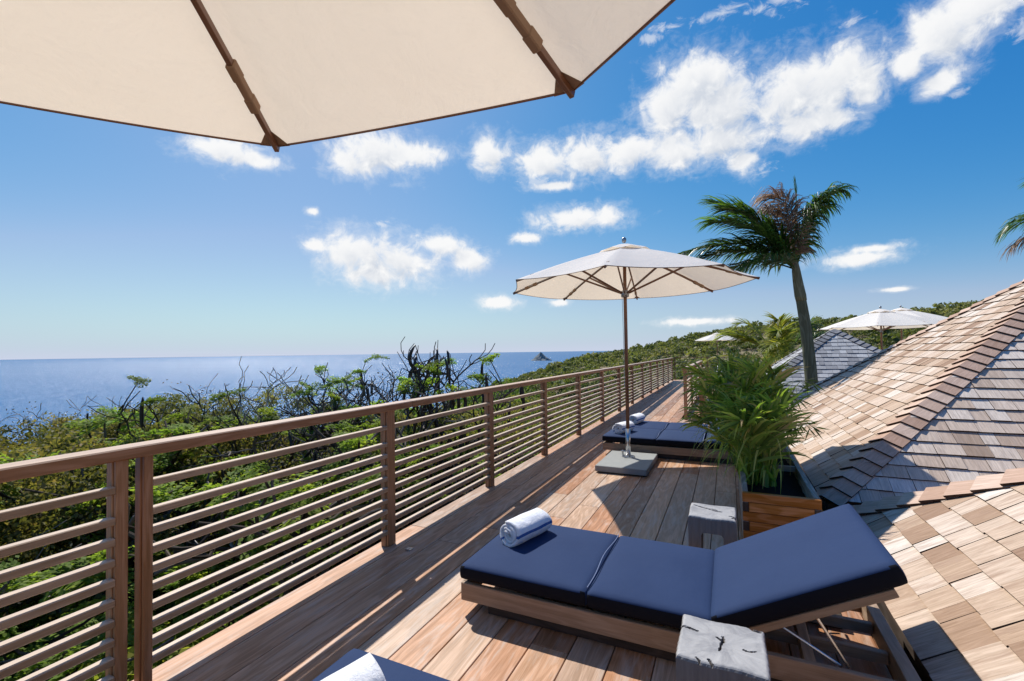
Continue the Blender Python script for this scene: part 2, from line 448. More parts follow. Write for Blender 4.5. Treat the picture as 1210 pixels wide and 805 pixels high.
# ------------------------------------------------------------------ mesh builder
class MB:
    def __init__(s):
        s.v = []; s.f = []; s.g = []; s.r = []; s.m = []

    def add(s, verts, faces, gc=None, rnd=None, mi=None):
        o = len(s.v)
        s.m += mi if mi is not None else [0] * len(faces)
        s.v += [tuple(p) for p in verts]
        s.f += [tuple(i + o for i in f) for f in faces]
        if gc is None:
            off = random.uniform(0, 50)
            gc = [(p[0] + off, p[1] + off, p[2]) for p in verts]
        s.g += [tuple(g) for g in gc]
        if rnd is None:
            rnd = random.random()
        s.r += list(rnd) if hasattr(rnd, '__len__') else [rnd] * len(verts)

    def box(s, c, size, rot=None, ch=.003, rnd=None, axis=None):
        hx, hy, hz = (d / 2 for d in size)
        ch = min(ch, hx * .4, hy * .4, hz * .4)
        vs = []; idx = {}
        for sx in (-1, 1):
            for sy in (-1, 1):
                for sz in (-1, 1):
                    for a in range(3):
                        p = [sx * (hx - ch), sy * (hy - ch), sz * (hz - ch)]
                        p[a] = (sx, sy, sz)[a] * (hx, hy, hz)[a]
                        idx[(sx, sy, sz, a)] = len(vs)
                        vs.append(p)
        fs = []
        for a in range(3):
            b, c2 = (a + 1) % 3, (a + 2) % 3
            for sg in (-1, 1):
                q = []
                for (ub, uc) in ((-1, -1), (1, -1), (1, 1), (-1, 1)):
                    k = [0, 0, 0]; k[a] = sg; k[b] = ub; k[c2] = uc
                    q.append(idx[(*k, a)])
                fs.append(q if sg > 0 else q[::-1])
            for sb in (-1, 1):
                for scn in (-1, 1):
                    k0 = [0, 0, 0]; k0[a] = -1; k0[b] = sb; k0[c2] = scn
                    k1 = list(k0); k1[a] = 1
                    q = [idx[(*k0, b)], idx[(*k1, b)], idx[(*k1, c2)], idx[(*k0, c2)]]
                    fs.append(q if sb * scn < 0 else q[::-1])
        for sx in (-1, 1):
            for sy in (-1, 1):
                for sz in (-1, 1):
                    q = [idx[(sx, sy, sz, a)] for a in range(3)]
                    fs.append(q if sx * sy * sz > 0 else q[::-1])
        ax = axis if axis is not None else max(range(3), key=lambda i: size[i])
        o1, o2, o3 = (random.uniform(0, 40) for _ in range(3))
        gc = [(p[ax] + o1, p[(ax + 1) % 3] + o2, p[(ax + 2) % 3] + o3) for p in vs]
        cv = Vector(c)
        if rot is not None:
            vs = [rot @ Vector(p) + cv for p in vs]
        else:
            vs = [Vector(p) + cv for p in vs]
        s.add(vs, fs, gc, rnd)

    def beam(s, a, b, w, h, up=(0, 0, 1), **kw):
        a = Vector(a); b = Vector(b); d = (b - a)
        L = d.length; x = d.normalized()
        y = Vector(up).cross(x)
        if y.length < 1e-4:
            y = Vector((0, 1, 0)).cross(x)
        y.normalize(); z = x.cross(y)
        rot = Matrix((x, y, z)).transposed()
        s.box((a + b) / 2, (L, w, h), rot, axis=0, **kw)

    def tube(s, pts, rad, n=8, rnd=None, cap=True):
        pts = [Vector(p) for p in pts]
        if not hasattr(rad, '__len__'):
            rad = [rad] * len(pts)
        T = []
        for i in range(len(pts)):
            d = pts[min(i + 1, len(pts) - 1)] - pts[max(i - 1, 0)]
            T.append(d.normalized() if d.length > 1e-9 else Vector((0, 0, 1)))
        ref = Vector((1, 0, 0)) if abs(T[0].x) < .8 else Vector((0, 1, 0))
        vs = []; gc = []; L = 0; o = random.uniform(0, 50)
        for i, p in enumerate(pts):
            nrm = (ref - T[i] * ref.dot(T[i]))
            if nrm.length < 1e-5:
                nrm = T[i].orthogonal()
            nrm.normalize(); ref = nrm
            bn = T[i].cross(nrm)
            if i:
                L += (p - pts[i - 1]).length
            for k in range(n):
                a = 2 * math.pi * k / n
                vs.append(p + (nrm * math.cos(a) + bn * math.sin(a)) * rad[i])
                gc.append((L + o, math.cos(a) * rad[i] + o, math.sin(a) * rad[i]))
        fs = []
        for i in range(len(pts) - 1):
            for k in range(n):
                k2 = (k + 1) % n
                fs.append((i * n + k, i * n + k2, (i + 1) * n + k2, (i + 1) * n + k))
        if cap:
            fs.append(tuple(range(n))[::-1])
            fs.append(tuple((len(pts) - 1) * n + k for k in range(n)))
        s.add(vs, fs, gc, rnd)

    def lathe(s, prof, c=(0, 0, 0), n=24, rnd=None):
        vs = []; fs = []
        for (r, z) in prof:
            for k in range(n):
                a = 2 * math.pi * k / n
                vs.append((c[0] + r * math.cos(a), c[1] + r * math.sin(a), c[2] + z))
        for i in range(len(prof) - 1):
            for k in range(n):
                k2 = (k + 1) % n
                fs.append((i * n + k, i * n + k2, (i + 1) * n + k2, (i + 1) * n + k))
        fs.append(tuple(range(n))[::-1])
        fs.append(tuple((len(prof) - 1) * n + k for k in range(n)))
        s.add(vs, fs, None, rnd)

    def build(s, name, mat, parent=None, loc=None, smooth=False, sub=None):
        me = bpy.data.meshes.new(name)
        off = Vector(sub) if sub is not None else None
        vv = s.v if off is None else [(p[0] - off.x, p[1] - off.y, p[2] - off.z) for p in s.v]
        me.from_pydata(vv, [], s.f)
        a = me.attributes.new('gc', 'FLOAT_VECTOR', 'POINT')
        a.data.foreach_set('vector', np.array(s.g, dtype=np.float32).ravel())
        a = me.attributes.new('rnd', 'FLOAT', 'POINT')
        a.data.foreach_set('value', np.array(s.r, dtype=np.float32))
        if smooth:
            me.polygons.foreach_set('use_smooth', [True] * len(me.polygons))
        for mm in (mat if isinstance(mat, (list, tuple)) else [mat]):
            me.materials.append(mm)
        if any(s.m):
            me.polygons.foreach_set('material_index', s.m)
        o = bpy.data.objects.new(name, me)
        COL.objects.link(o)
        if parent is not None:
            o.parent = parent
        if loc is not None:
            o.location = loc
        return o


def leaf_cards(centres, d, nrm, L, W, rnd, name, mat, parent=None, bend=.15):
    """diamond leaves, one quad each, folded a little along the midrib"""
    n = len(centres)
    d = d / np.linalg.norm(d, axis=1, keepdims=True)
    sd = np.cross(d, nrm)
    sd /= np.maximum(np.linalg.norm(sd, axis=1, keepdims=True), 1e-6)
    nn = np.cross(sd, d)
    L = np.broadcast_to(np.asarray(L, float), (n,))[:, None]
    W = np.broadcast_to(np.asarray(W, float), (n,))[:, None]
    v = np.empty((n, 4, 3))
    v[:, 0] = centres - d * L * .5
    v[:, 1] = centres + sd * W * .5 + nn * W * bend
    v[:, 2] = centres + d * L * .5
    v[:, 3] = centres - sd * W * .5 + nn * W * bend
    me = bpy.data.meshes.new(name)
    me.vertices.add(n * 4)
    me.vertices.foreach_set('co', v.astype(np.float32).ravel())
    me.loops.add(n * 4)
    me.loops.foreach_set('vertex_index', np.arange(n * 4, dtype=np.int32))
    me.polygons.add(n)
    me.polygons.foreach_set('loop_start', np.arange(0, n * 4, 4, dtype=np.int32))
    me.update(calc_edges=True)
    a = me.attributes.new('rnd', 'FLOAT', 'POINT')
    a.data.foreach_set('value', np.repeat(np.asarray(rnd, dtype=np.float32), 4))
    me.materials.append(mat)
    o = bpy.data.objects.new(name, me)
    COL.objects.link(o)
    if parent is not None:
        o.parent = parent
    return o


def tag(o, label=None, cat=None, group=None, kind=None):
    if label: o['label'] = label
    if cat: o['category'] = cat
    if group: o['group'] = group
    if kind: o['kind'] = kind
    return o


def thing(name, loc, label, cat, group=None, rz=0.0):
    o = bpy.data.objects.new(name, None)
    COL.objects.link(o)
    o.empty_display_size = .2
    o.location = loc
    o.rotation_euler = (0, 0, rz)
    return tag(o, label, cat, group)


def dup(root, loc, rz=0.0, label=None, group=None, sc=None):
    r = root.copy(); COL.objects.link(r)
    r.location = loc; r.rotation_euler = (0, 0, rz)
    if sc is not None:
        r.scale = (sc, sc, sc) if not hasattr(sc, '__len__') else sc
    if label: r['label'] = label
    if group: r['group'] = group
    for ch in KIDS.get(root.name, ()):
        c = ch.copy(); COL.objects.link(c); c.parent = r
        for g in KIDS.get(ch.name, ()):
            d = g.copy(); COL.objects.link(d); d.parent = c
    return r


KIDS = {}


def index_kids():
    KIDS.clear()
    for o in SC.objects:
        if o.parent is not None:
            KIDS.setdefault(o.parent.name, []).append(o)


# ------------------------------------------------------------------ terrain, sea, island, sky is the world
RIDGE = [(-95, -40), (-60, -32), (-45, -20), (-38.24, -11.0), (-32.09, -7.2), (-27.89, -4.9), (-24.71, -3.7), (-20.47, -2.1), (-16.28, -0.75), (-11.2, -0.2), (-6.33, .62), (-0.82, 1.5), (3.42, 1.85), (10.96, 2.3), (17.31, 3.0), (21.62, 3.75), (27, 4.4), (60, 6), (120, 3)]
RA = np.array([a for a, e in RIDGE]); RE = np.array([e for a, e in RIDGE])
R_DIST = 260.0


def terrain_z(x, y):
    r = np.hypot(x, y)
    a = np.degrees(np.arctan2(x, y))
    back = np.abs(a) > 120
    ee = np.interp(np.clip(a, -95, 120), RA, RE)
    zr = np.maximum(1.5 + R_DIST * np.tan(np.radians(ee)), -95)
    near = -2.7 - 0.10 * np.maximum(r - 5, 0)
    s = np.clip((r - 20) / (R_DIST - 20), 0, 1)
    s = s * s * (3 - 2 * s)
    dip = -6.0 * np.sin(np.clip((r - 20) / (R_DIST - 20), 0, 1) * np.pi)
    z = (1 - s) * np.maximum(near, -14) + s * zr + dip
    beyond = np.clip((r - R_DIST) / 330.0, 0, 1)
    z = z - beyond ** 1.3 * (zr + 75) * 1.0
    z = z + 1.2 * np.sin(x * .035 + 1) * np.sin(y * .03) * np.clip((r - 30) / 60, 0, 1)
    return z


rings = [0.5, 3, 6, 9, 12, 16, 20, 26, 33, 42, 54, 68, 84, 102, 122, 144, 168, 194, 222, 245, 260, 280, 310, 350, 400, 460, 540, 600]
NA = 144
tv = []; tf = []
for r_ in rings:
    for k in range(NA):
        a = 2 * math.pi * k / NA
        x_, y_ = r_ * math.sin(a), r_ * math.cos(a)
        tv.append((x_, y_, float(terrain_z(np.array(x_), np.array(y_)))))
for i in range(len(rings) - 1):
    for k in range(NA):
        k2 = (k + 1) % NA
        tf.append((i * NA + k, (i + 1) * NA + k, (i + 1) * NA + k2, i * NA + k2))
tf.append(tuple(range(NA)))
b = MB(); b.add(tv, tf)
tag(b.build('terrain', M['earth'], smooth=True), 'brown earth slope falling from the deck and rising to the far hill', 'terrain', kind='structure')

SEA_Z = -60.0
sv = [(0, 0, SEA_Z)]; sf = []
srings = [300, 900, 2500, 8000, 25000, 60000]
for r_ in srings:
    for k in range(96):
        a = 2 * math.pi * k / 96
        sv.append((r_ * math.cos(a), r_ * math.sin(a), SEA_Z))
for k in range(96):
    sf.append((0, 1 + k, 1 + (k + 1) % 96))
for i in range(len(srings) - 1):
    for k in range(96):
        k2 = (k + 1) % 96
        sf.append((1 + i * 96 + k, 1 + (i + 1) * 96 + k, 1 + (i + 1) * 96 + k2, 1 + i * 96 + k2))
b = MB(); b.add(sv, sf)
tag(b.build('sea', M['sea']), 'open blue sea glittering under the sun out to the horizon', 'sea', kind='structure')

# island: direction (-0.367, 0.93), about 3 km out
ic = Vector((-0.367, 0.93, 0)).normalized() * 3050
iv = []; fi_ = []
prof = [(1.0, -3), (.86, 4), (.66, 13), (.45, 26), (.27, 38), (.12, 49), (.03, 55)]
for j, (rr, zz) in enumerate(prof):
    for k in range(28):
        a = 2 * math.pi * k / 28
        q = rr * (62 + 9 * math.sin(2 * a + .6) + 7 * math.sin(5 * a + j) + random.uniform(-4, 4))
        iv.append((q * math.cos(a) * 1.05 + (1 - rr) * -6, q * math.sin(a), zz + random.uniform(-1.5, 1.5)))
for j in range(len(prof) - 1):
    for k in range(28):
        k2 = (k + 1) % 28
        fi_.append((j * 28 + k, j * 28 + k2, (j + 1) * 28 + k2, (j + 1) * 28 + k))
fi_.append(tuple((len(prof) - 1) * 28 + k for k in range(28)))
b = MB(); b.add(iv, fi_)
tag(b.build('island', M['rock'], loc=(ic.x, ic.y, SEA_Z)), 'small pointed rocky island far out on the blue sea', 'island', kind='structure')

# hillside wood: one mass of small crowns
n_c = 5600
az_ = np.radians(rng.uniform(-40, 34, n_c * 3))
rr_ = np.sqrt(rng.uniform(48 ** 2, 320 ** 2, n_c * 3))
cx_, cy_ = rr_ * np.sin(az_), rr_ * np.cos(az_)
cz_ = terrain_z(cx_, cy_)
keep = (cz_ > -58)
cx_, cy_, cz_, rr_ = (q[keep][:n_c] for q in (cx_, cy_, cz_, rr_))
n_c = len(cx_)
size = rng.uniform(.9, 2.3, n_c) * (1 + .5 * (rng.random(n_c) > .9))
tone = np.clip(rng.normal(.42, .2, n_c) + .22 * np.sin(cx_ * .05) * np.cos(cy_ * .045), 0, 1)
per = 60
ci = np.repeat(np.arange(n_c), per)
dv = rng.normal(size=(len(ci), 3)); dv /= np.linalg.norm(dv, axis=1, keepdims=True)
dv[:, 2] = np.abs(dv[:, 2]) * .95 - .15
rad_ = size[ci] * (.7 + .35 * rng.random(len(ci)))
cen = np.stack([cx_[ci], cy_[ci], cz_[ci] + size[ci] * .55], 1) + dv * rad_[:, None] * np.array([1.05, 1.05, .95])
ld = rng.normal(size=(len(ci), 3))
nr = dv + rng.normal(size=dv.shape) * .35
hw = leaf_cards(cen, ld, nr, size[ci] * rng.uniform(.3, .6, len(ci)), size[ci] * rng.uniform(.25, .45, len(ci)),
                np.clip(tone[ci] + rng.normal(0, .12, len(ci)), 0, 1), 'hillside_wood', M['hill'])
tag(hw, 'olive and grey green scrub wood covering the far hillside', 'wood', kind='stuff')

# ------------------------------------------------------------------ deck
GX0, PITCH_B = -1.5465, .199
b = MB()
for k in range(-5, 12):
    x0 = GX0 + k * PITCH_B + .0025
    x1 = min(x0 + PITCH_B - .005, .745)
    if x1 - x0 < .02: continue
    y = -3.0 + random.uniform(-1.5, 0)
    ymax = 24.0 if x1 < -.80 else (10.55 if x1 < .86 else 10.55)
    while y < ymax:
        L = random.uniform(2.2, 4.6)
        y1 = min(y + L, ymax)
        if y1 > -3:
            ya = max(y, -3.0)
            b.box(((x0 + x1) / 2, (ya + y1) / 2, -.012), (x1 - x0, y1 - ya - .004, .024), ch=.0025,
                  rnd=random.random(), axis=1)
        y = y1
b.box((-.95, 10.5, -.19), (3.3, 27.0, .02), ch=0.001, rnd=.1)
deck = b.build('deck', M['deck'])
tag(deck, 'long hardwood deck of brown boards running to the far end', 'deck', kind='structure')
b = MB()
for x in (-2.42, -.6, .75):
    y_end = 24 if x < -1 else 10.4
    b.beam((x, -3, -.34), (x, y_end, -.34), .1, .26)
for y in range(-2, 25, 3):
    for x in (-2.42, -.6):
        if x > -1 and y > 10:
            continue
        b.box((x, y, -2.2), (.14, .14, 3.4))
tag(b.build('deck_substructure', M['void']), 'dark timber beams and posts carrying the deck', 'deck', kind='structure')
b = MB(); b.box((0, 0, .004), (.045, .045, .008), ch=.002); b.lathe([(.014, .0085), (.014, .010)], n=16)
tag(b.build('deck_light', M['steel'], loc=(-2.239, 2.864, .001)), 'tiny square recessed deck light near the railing', 'light')

# ------------------------------------------------------------------ long guard railing
rail = thing('guard_railing', (-2.43, 1.2, 0), 'long brown wooden guard railing with horizontal slats beside the sea', 'railing')
RO = Vector((-2.43, 1.2, 0))
SL_Z = [.116, .195, .275, .357, .442, .528, .614, .702, .79, .922]
b = MB()
for (ya, yb) in ((-2.1, 3.1), (3.1, 8.19), (8.19, 14.97), (14.97, 23.35)):
    b.beam((-2.43, ya + .002, 1.079), (-2.43, yb - .002, 1.079), .112, .052, ch=.006)
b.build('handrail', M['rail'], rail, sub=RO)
posts = []
y0p, sp_ = 1.223, 1.6966


def post_mesh(ya, yb):
    b = MB()
    b.box((-2.456, (ya + yb) / 2, .5265), (.046, yb - ya, 1.051), ch=.003)
    b.box((-2.4205, (ya + yb) / 2 + .002, .5265), (.0215, yb - ya - .006, 1.051), ch=.004)
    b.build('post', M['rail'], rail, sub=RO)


edges = []
for k in range(-2, 14):
    ye = y0p + sp_ * k
    if ye > 23.4:
        break
    if k in (0,):
        post_mesh(ye - .150, ye - .097); post_mesh(ye - .043, ye)
        edges.append((ye - .150, ye))
    else:
        post_mesh(ye - .095, ye)
        edges.append((ye - .095, ye))
for (e0, e1) in zip(edges[:-1], edges[1:]):
    b = MB()
    tone_ = random.uniform(.2, .8)
    for z in SL_Z:
        b.box((-2.43, (e0[1] + e1[0]) / 2, z + random.uniform(-.002, .002)), (.042, e1[0] - e0[1] + .012, .033), ch=.004, axis=1,
              rnd=min(1, max(0, tone_ + random.uniform(-.25, .25))))
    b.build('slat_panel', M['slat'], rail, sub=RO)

# short stair railing, right side of the far walkway
sr = thing('stair_railing', (-.84, 10.4, 0), 'short slatted wooden railing on right of far walkway by stairs', 'railing')
SO = Vector((-.84, 10.4, 0))
b = MB(); b.beam((-.84, 10.36, 1.079), (-.84, 17.0, 1.079), .11, .05, ch=.006)
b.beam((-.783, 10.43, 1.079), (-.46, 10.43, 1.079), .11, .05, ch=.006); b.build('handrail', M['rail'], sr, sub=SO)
ys = [10.4, 12.1, 13.8, 15.5, 16.95]
for y in ys:
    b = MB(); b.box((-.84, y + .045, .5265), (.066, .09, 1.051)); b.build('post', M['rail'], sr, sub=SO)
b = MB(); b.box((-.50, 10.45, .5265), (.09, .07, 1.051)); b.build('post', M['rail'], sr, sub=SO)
for ya, yb in zip(ys[:-1], ys[1:]):
    b = MB()
    for z in SL_Z:
        b.box((-.84, (ya + .09 + yb) / 2, z), (.042, yb - ya - .085, .033), ch=.004, axis=1)
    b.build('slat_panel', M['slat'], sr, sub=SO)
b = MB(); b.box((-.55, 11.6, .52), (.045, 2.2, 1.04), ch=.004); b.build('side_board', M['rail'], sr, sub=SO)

# wire railing across the far end
wr = thing('wire_railing', (-2.4, 23.9, 0), 'thin dark wire railing across the far end of deck', 'railing')
WO = Vector((-2.4, 23.9, 0))
b = MB(); b.beam((-2.4, 23.9, 1.1), (3.6, 23.9, 1.1), .04, .03); b.build('top_rail', M['brown'], wr, sub=WO)
for x in (-2.38, -.9, .6, 2.1, 3.58):
    b = MB(); b.box((x, 23.9, .37), (.04, .04, 1.42)); b.build('post', M['brown'], wr, sub=WO)
b = MB()
for z in (.15, .3, .45, .6, .75, .9):
    b.tube([(-2.38, 23.9, z), (3.58, 23.9, z)], .004, 5)
b.build('cables', M['alu'], wr, sub=WO)

# ------------------------------------------------------------------ shingled roofs
T_ = .754


def clip_poly(poly, lines):
    """Sutherland-Hodgman: keep a*u+b*v+c >= 0"""
    for (a, bb, c) in lines:
        o = []
        for i in range(len(poly)):
            p, q = poly[i - 1], poly[i]
            dp, dq = a * p[0] + bb * p[1] + c, a * q[0] + bb * q[1] + c
            if (dp >= 0) != (dq >= 0):
                s = dp / (dp - dq)
                o.append((p[0] + (q[0] - p[0]) * s, p[1] + (q[1] - p[1]) * s))
            if dq >= 0:
                o.append(q)
        poly = o
        if len(poly) < 3:
            return None
    return poly


def slope(mb, P0, U, width, apex_u, length, expo=.156, tb=.027, wr=(.095, .235), tone=(0, 1), umin=None, umax=None):
    """triangular roof slope: eave from P0 along U (unit, horizontal), apex at u=apex_u, v=length; V from the pitch"""
    U = Vector(U)
    inward = Vector((0, 0, 1)).cross(U)
    V = (inward + Vector((0, 0, T_))).normalized()
    N = U.cross(V)
    P0 = Vector(P0)
    # left line from (0,0) to (apex_u,length); right from (width,0)
    lines = [(length, -apex_u, 0.0), (-length, -(width - apex_u), length * width)]
    if umin is not None: lines.append((1, 0, -umin))
    if umax is not None: lines.append((-1, 0, umax))
    ncourse = int(length / expo) + 1
    for k in range(ncourse):
        v0 = k * expo
        u = -random.uniform(0, .2)
        while u < width:
            w = random.uniform(*wr)
            jit = random.uniform(-.005, .005) if k else 0
            q = [(u + .0015, v0 + jit), (u + w - random.uniform(.0012, .004), v0 + jit + random.uniform(-.003, .003)), (u + w - .0012, v0 + expo * 1.3), (u + .0012, v0 + expo * 1.3)]
            u += w
            pl = clip_poly(q, lines)
            if not pl:
                continue
            t0 = tb + random.uniform(-.004, .005); tw = random.uniform(-.02, .02) * (.027 / tb) ** 2; uc = u - w / 2
            top = [P0 + U * a + V * c + N * ((t0 + tw * (a - uc)) * (1 - (c - v0) / (2.4 * expo))) for a, c in pl]
            bot = [P0 + U * a + V * c - N * .004 for a, c in pl]
            n = len(pl)
            fs = [tuple(range(n))] + [(i, n + i, n + (i + 1) % n, (i + 1) % n) for i in range(n)]
            o1, o2 = random.uniform(0, 60), random.uniform(0, 60)
            gc = [(c + o1, a + o2, 0) for a, c in pl] * 2
            rv = tone[0] + (tone[1] - tone[0]) * min(1, max(0, random.gauss(.46, .27)))
            mb.add(top + bot, fs, gc, rv, [0] + [1] * n)
    # underlay
    mb.add([P0 - N * .006, P0 + U * width - N * .006, P0 + U * apex_u + V * length - N * .006], [(0, 1, 2)], None, 0.0, [1])


def hip_caps(mb, A, B, U1, U2, expo=.16, w=.145, h0=.052, tone=(0, 1)):
    """A eave corner, B apex; U1, U2: unit vectors lying in the two planes, pointing away from the hip"""
    A = Vector(A); B = Vector(B)
    D = (B - A).normalized()
    L = (B - A).length
    sides = []
    for Ux in (Vector(U1), Vector(U2)):
        Pn = (Ux - D * Ux.dot(D)).normalized()
        Nn = D.cross(Pn)
        if Nn.z < 0: Nn = -Nn
        sides.append((Pn, Nn))
    Nm = (sides[0][1] + sides[1][1]).normalized()
    k = 1 / max(.3, Nm.dot(sides[0][1]))
    n = int(L / expo)
    for i in range(n):
        s0 = i * expo + random.uniform(-.004, .004); s1 = min(s0 + expo * 1.45, L)
        rv = tone[0] + (tone[1] - tone[0]) * random.random()
        ww = w + random.uniform(-.003, .003)
        for (Pn, Nn) in sides:
            ha, hb = h0, h0 * .45
            top = [A + D * s0 + Nm * ha * k, A + D * s0 + Pn * ww + Nn * ha, A + D * s1 + Pn * ww + Nn * hb, A + D * s1 + Nm * hb * k]
            bot = [A + D * s0 + Nm * (ha - .016) * k, A + D * s0 + Pn * ww + Nn * (ha - .016), A + D * s1 + Pn * ww + Nn * (hb - .012), A + D * s1 + Nm * (hb - .012) * k]
            up = (top[1] - top[0]).cross(top[2] - top[0]).z > 0
            fs = [(0, 1, 2, 3), (4, 7, 6, 5), (0, 4, 5, 1), (1, 5, 6, 2), (2, 6, 7, 3), (3, 7, 4, 0)]
            if not up:
                fs = [f[::-1] for f in fs]
            o1 = random.uniform(0, 60)
            gc = [(o1, 0, 0), (o1, ww, 0), (o1 + s1 - s0, ww, 0), (o1 + s1 - s0, 0, 0)] * 2
            mb.add(top + bot, fs, gc, rv, [0, 1, 1, 1, 1, 1])


def pavilion(name, label, x0, x1, y0, y1, ze, mats, capm, group, gz=-2.7):
    S = (x1 - x0) / 2
    cx, cy = (x0 + x1) / 2, (y0 + y1) / 2
    length = S * math.sqrt(1 + T_ * T_)
    O = Vector((x0, y0, ze))
    root = thing(name, (x0, y0, ze), label, 'roof', group)
    ap = (cx, cy, ze + S * T_)
    W = x1 - x0
    corners = [((x0, y0, ze), (1, 0, 0)), ((x1, y0, ze), (0, 1, 0)), ((x1, y1, ze), (-1, 0, 0)), ((x0, y1, ze), (0, -1, 0))]
    for i, (p, u) in enumerate(corners):
        mb = MB()
        slope(mb, p, u, W, W / 2, length, tb=.032 if mats[i] == 'shingle_grey' else .027)
        mb.build('roof_slope', [M[mats[i]], M['butt']], root, sub=O)
    for i, (p, u) in enumerate(corners):
        u2 = Vector(corners[i - 1][1]) * -1
        mb = MB()
        hip_caps(mb, p, ap, Vector(u), u2)
        mb.build('hip_cap', [M[capm], M['butt']], root, sub=O)
    mb = MB()
    fz = ze - .075
    for (a, c) in (((x0 + .03, y0 + .03), (x1 - .03, y0 + .03)), ((x1 - .03, y0 + .03), (x1 - .03, y1 - .03)), ((x1 - .03, y1 - .03), (x0 + .03, y1 - .03)), ((x0 + .03, y1 - .03), (x0 + .03, y0 + .03))):
        mb.beam((*a, fz), (*c, fz), .028, .12)
    mb.build('fascia', M['teak_dark'], root, sub=O)
    mb = MB()
    mb.box((cx, cy, (ze + .1 + gz) / 2), (W - .7, y1 - y0 - .7, ze + .1 - gz), ch=.01)
    mb.build('wall', M['wall'], root, sub=O)
    return root


pavilion('pavilion_roof', 'large hipped cedar shingle roof behind the planter, reddish left slope', .7565, 7.4665, 5.009, 11.719, .1035, ['shingle_grey', 'shingle', 'shingle', 'shingle'], 'cap', 'hipped pavilion roofs')
pavilion('pavilion_roof', 'nearest cedar shingle roof beside the raised lounger head at lower right', .759, 7.469, -2.06, 4.65, .079, ['shingle', 'shingle', 'shingle', 'shingle'], 'cap', 'hipped pavilion roofs')
pavilion('pavilion_roof', 'distant weathered grey shingle roof behind the leaning palm trunk', .37, 4.81, 12.55, 16.99, .29, ['shingle_old'] * 4, 'cap_old', 'hipped pavilion roofs')
pavilion('pavilion_roof', 'small pale grey roof beneath the two far white umbrellas', 5.2, 9.2, 23.0, 27.0, .35, ['shingle_old'] * 4, 'cap_old', 'hipped pavilion roofs')

# far terrace for the umbrellas at the back
b = MB(); b.box((6.5, 19.8, -.37), (7.2, 5.3, .2)); b.box((6.5, 19.8, -2.3), (6.8, 4.9, 3.7))
tag(b.build('terrace', M['wall']), 'pale masonry terrace under the far white umbrellas', 'terrace', kind='structure')
# ------------------------------------------------------------------ umbrellas
UR, URISE, URIM = 1.6, .53, 2.36


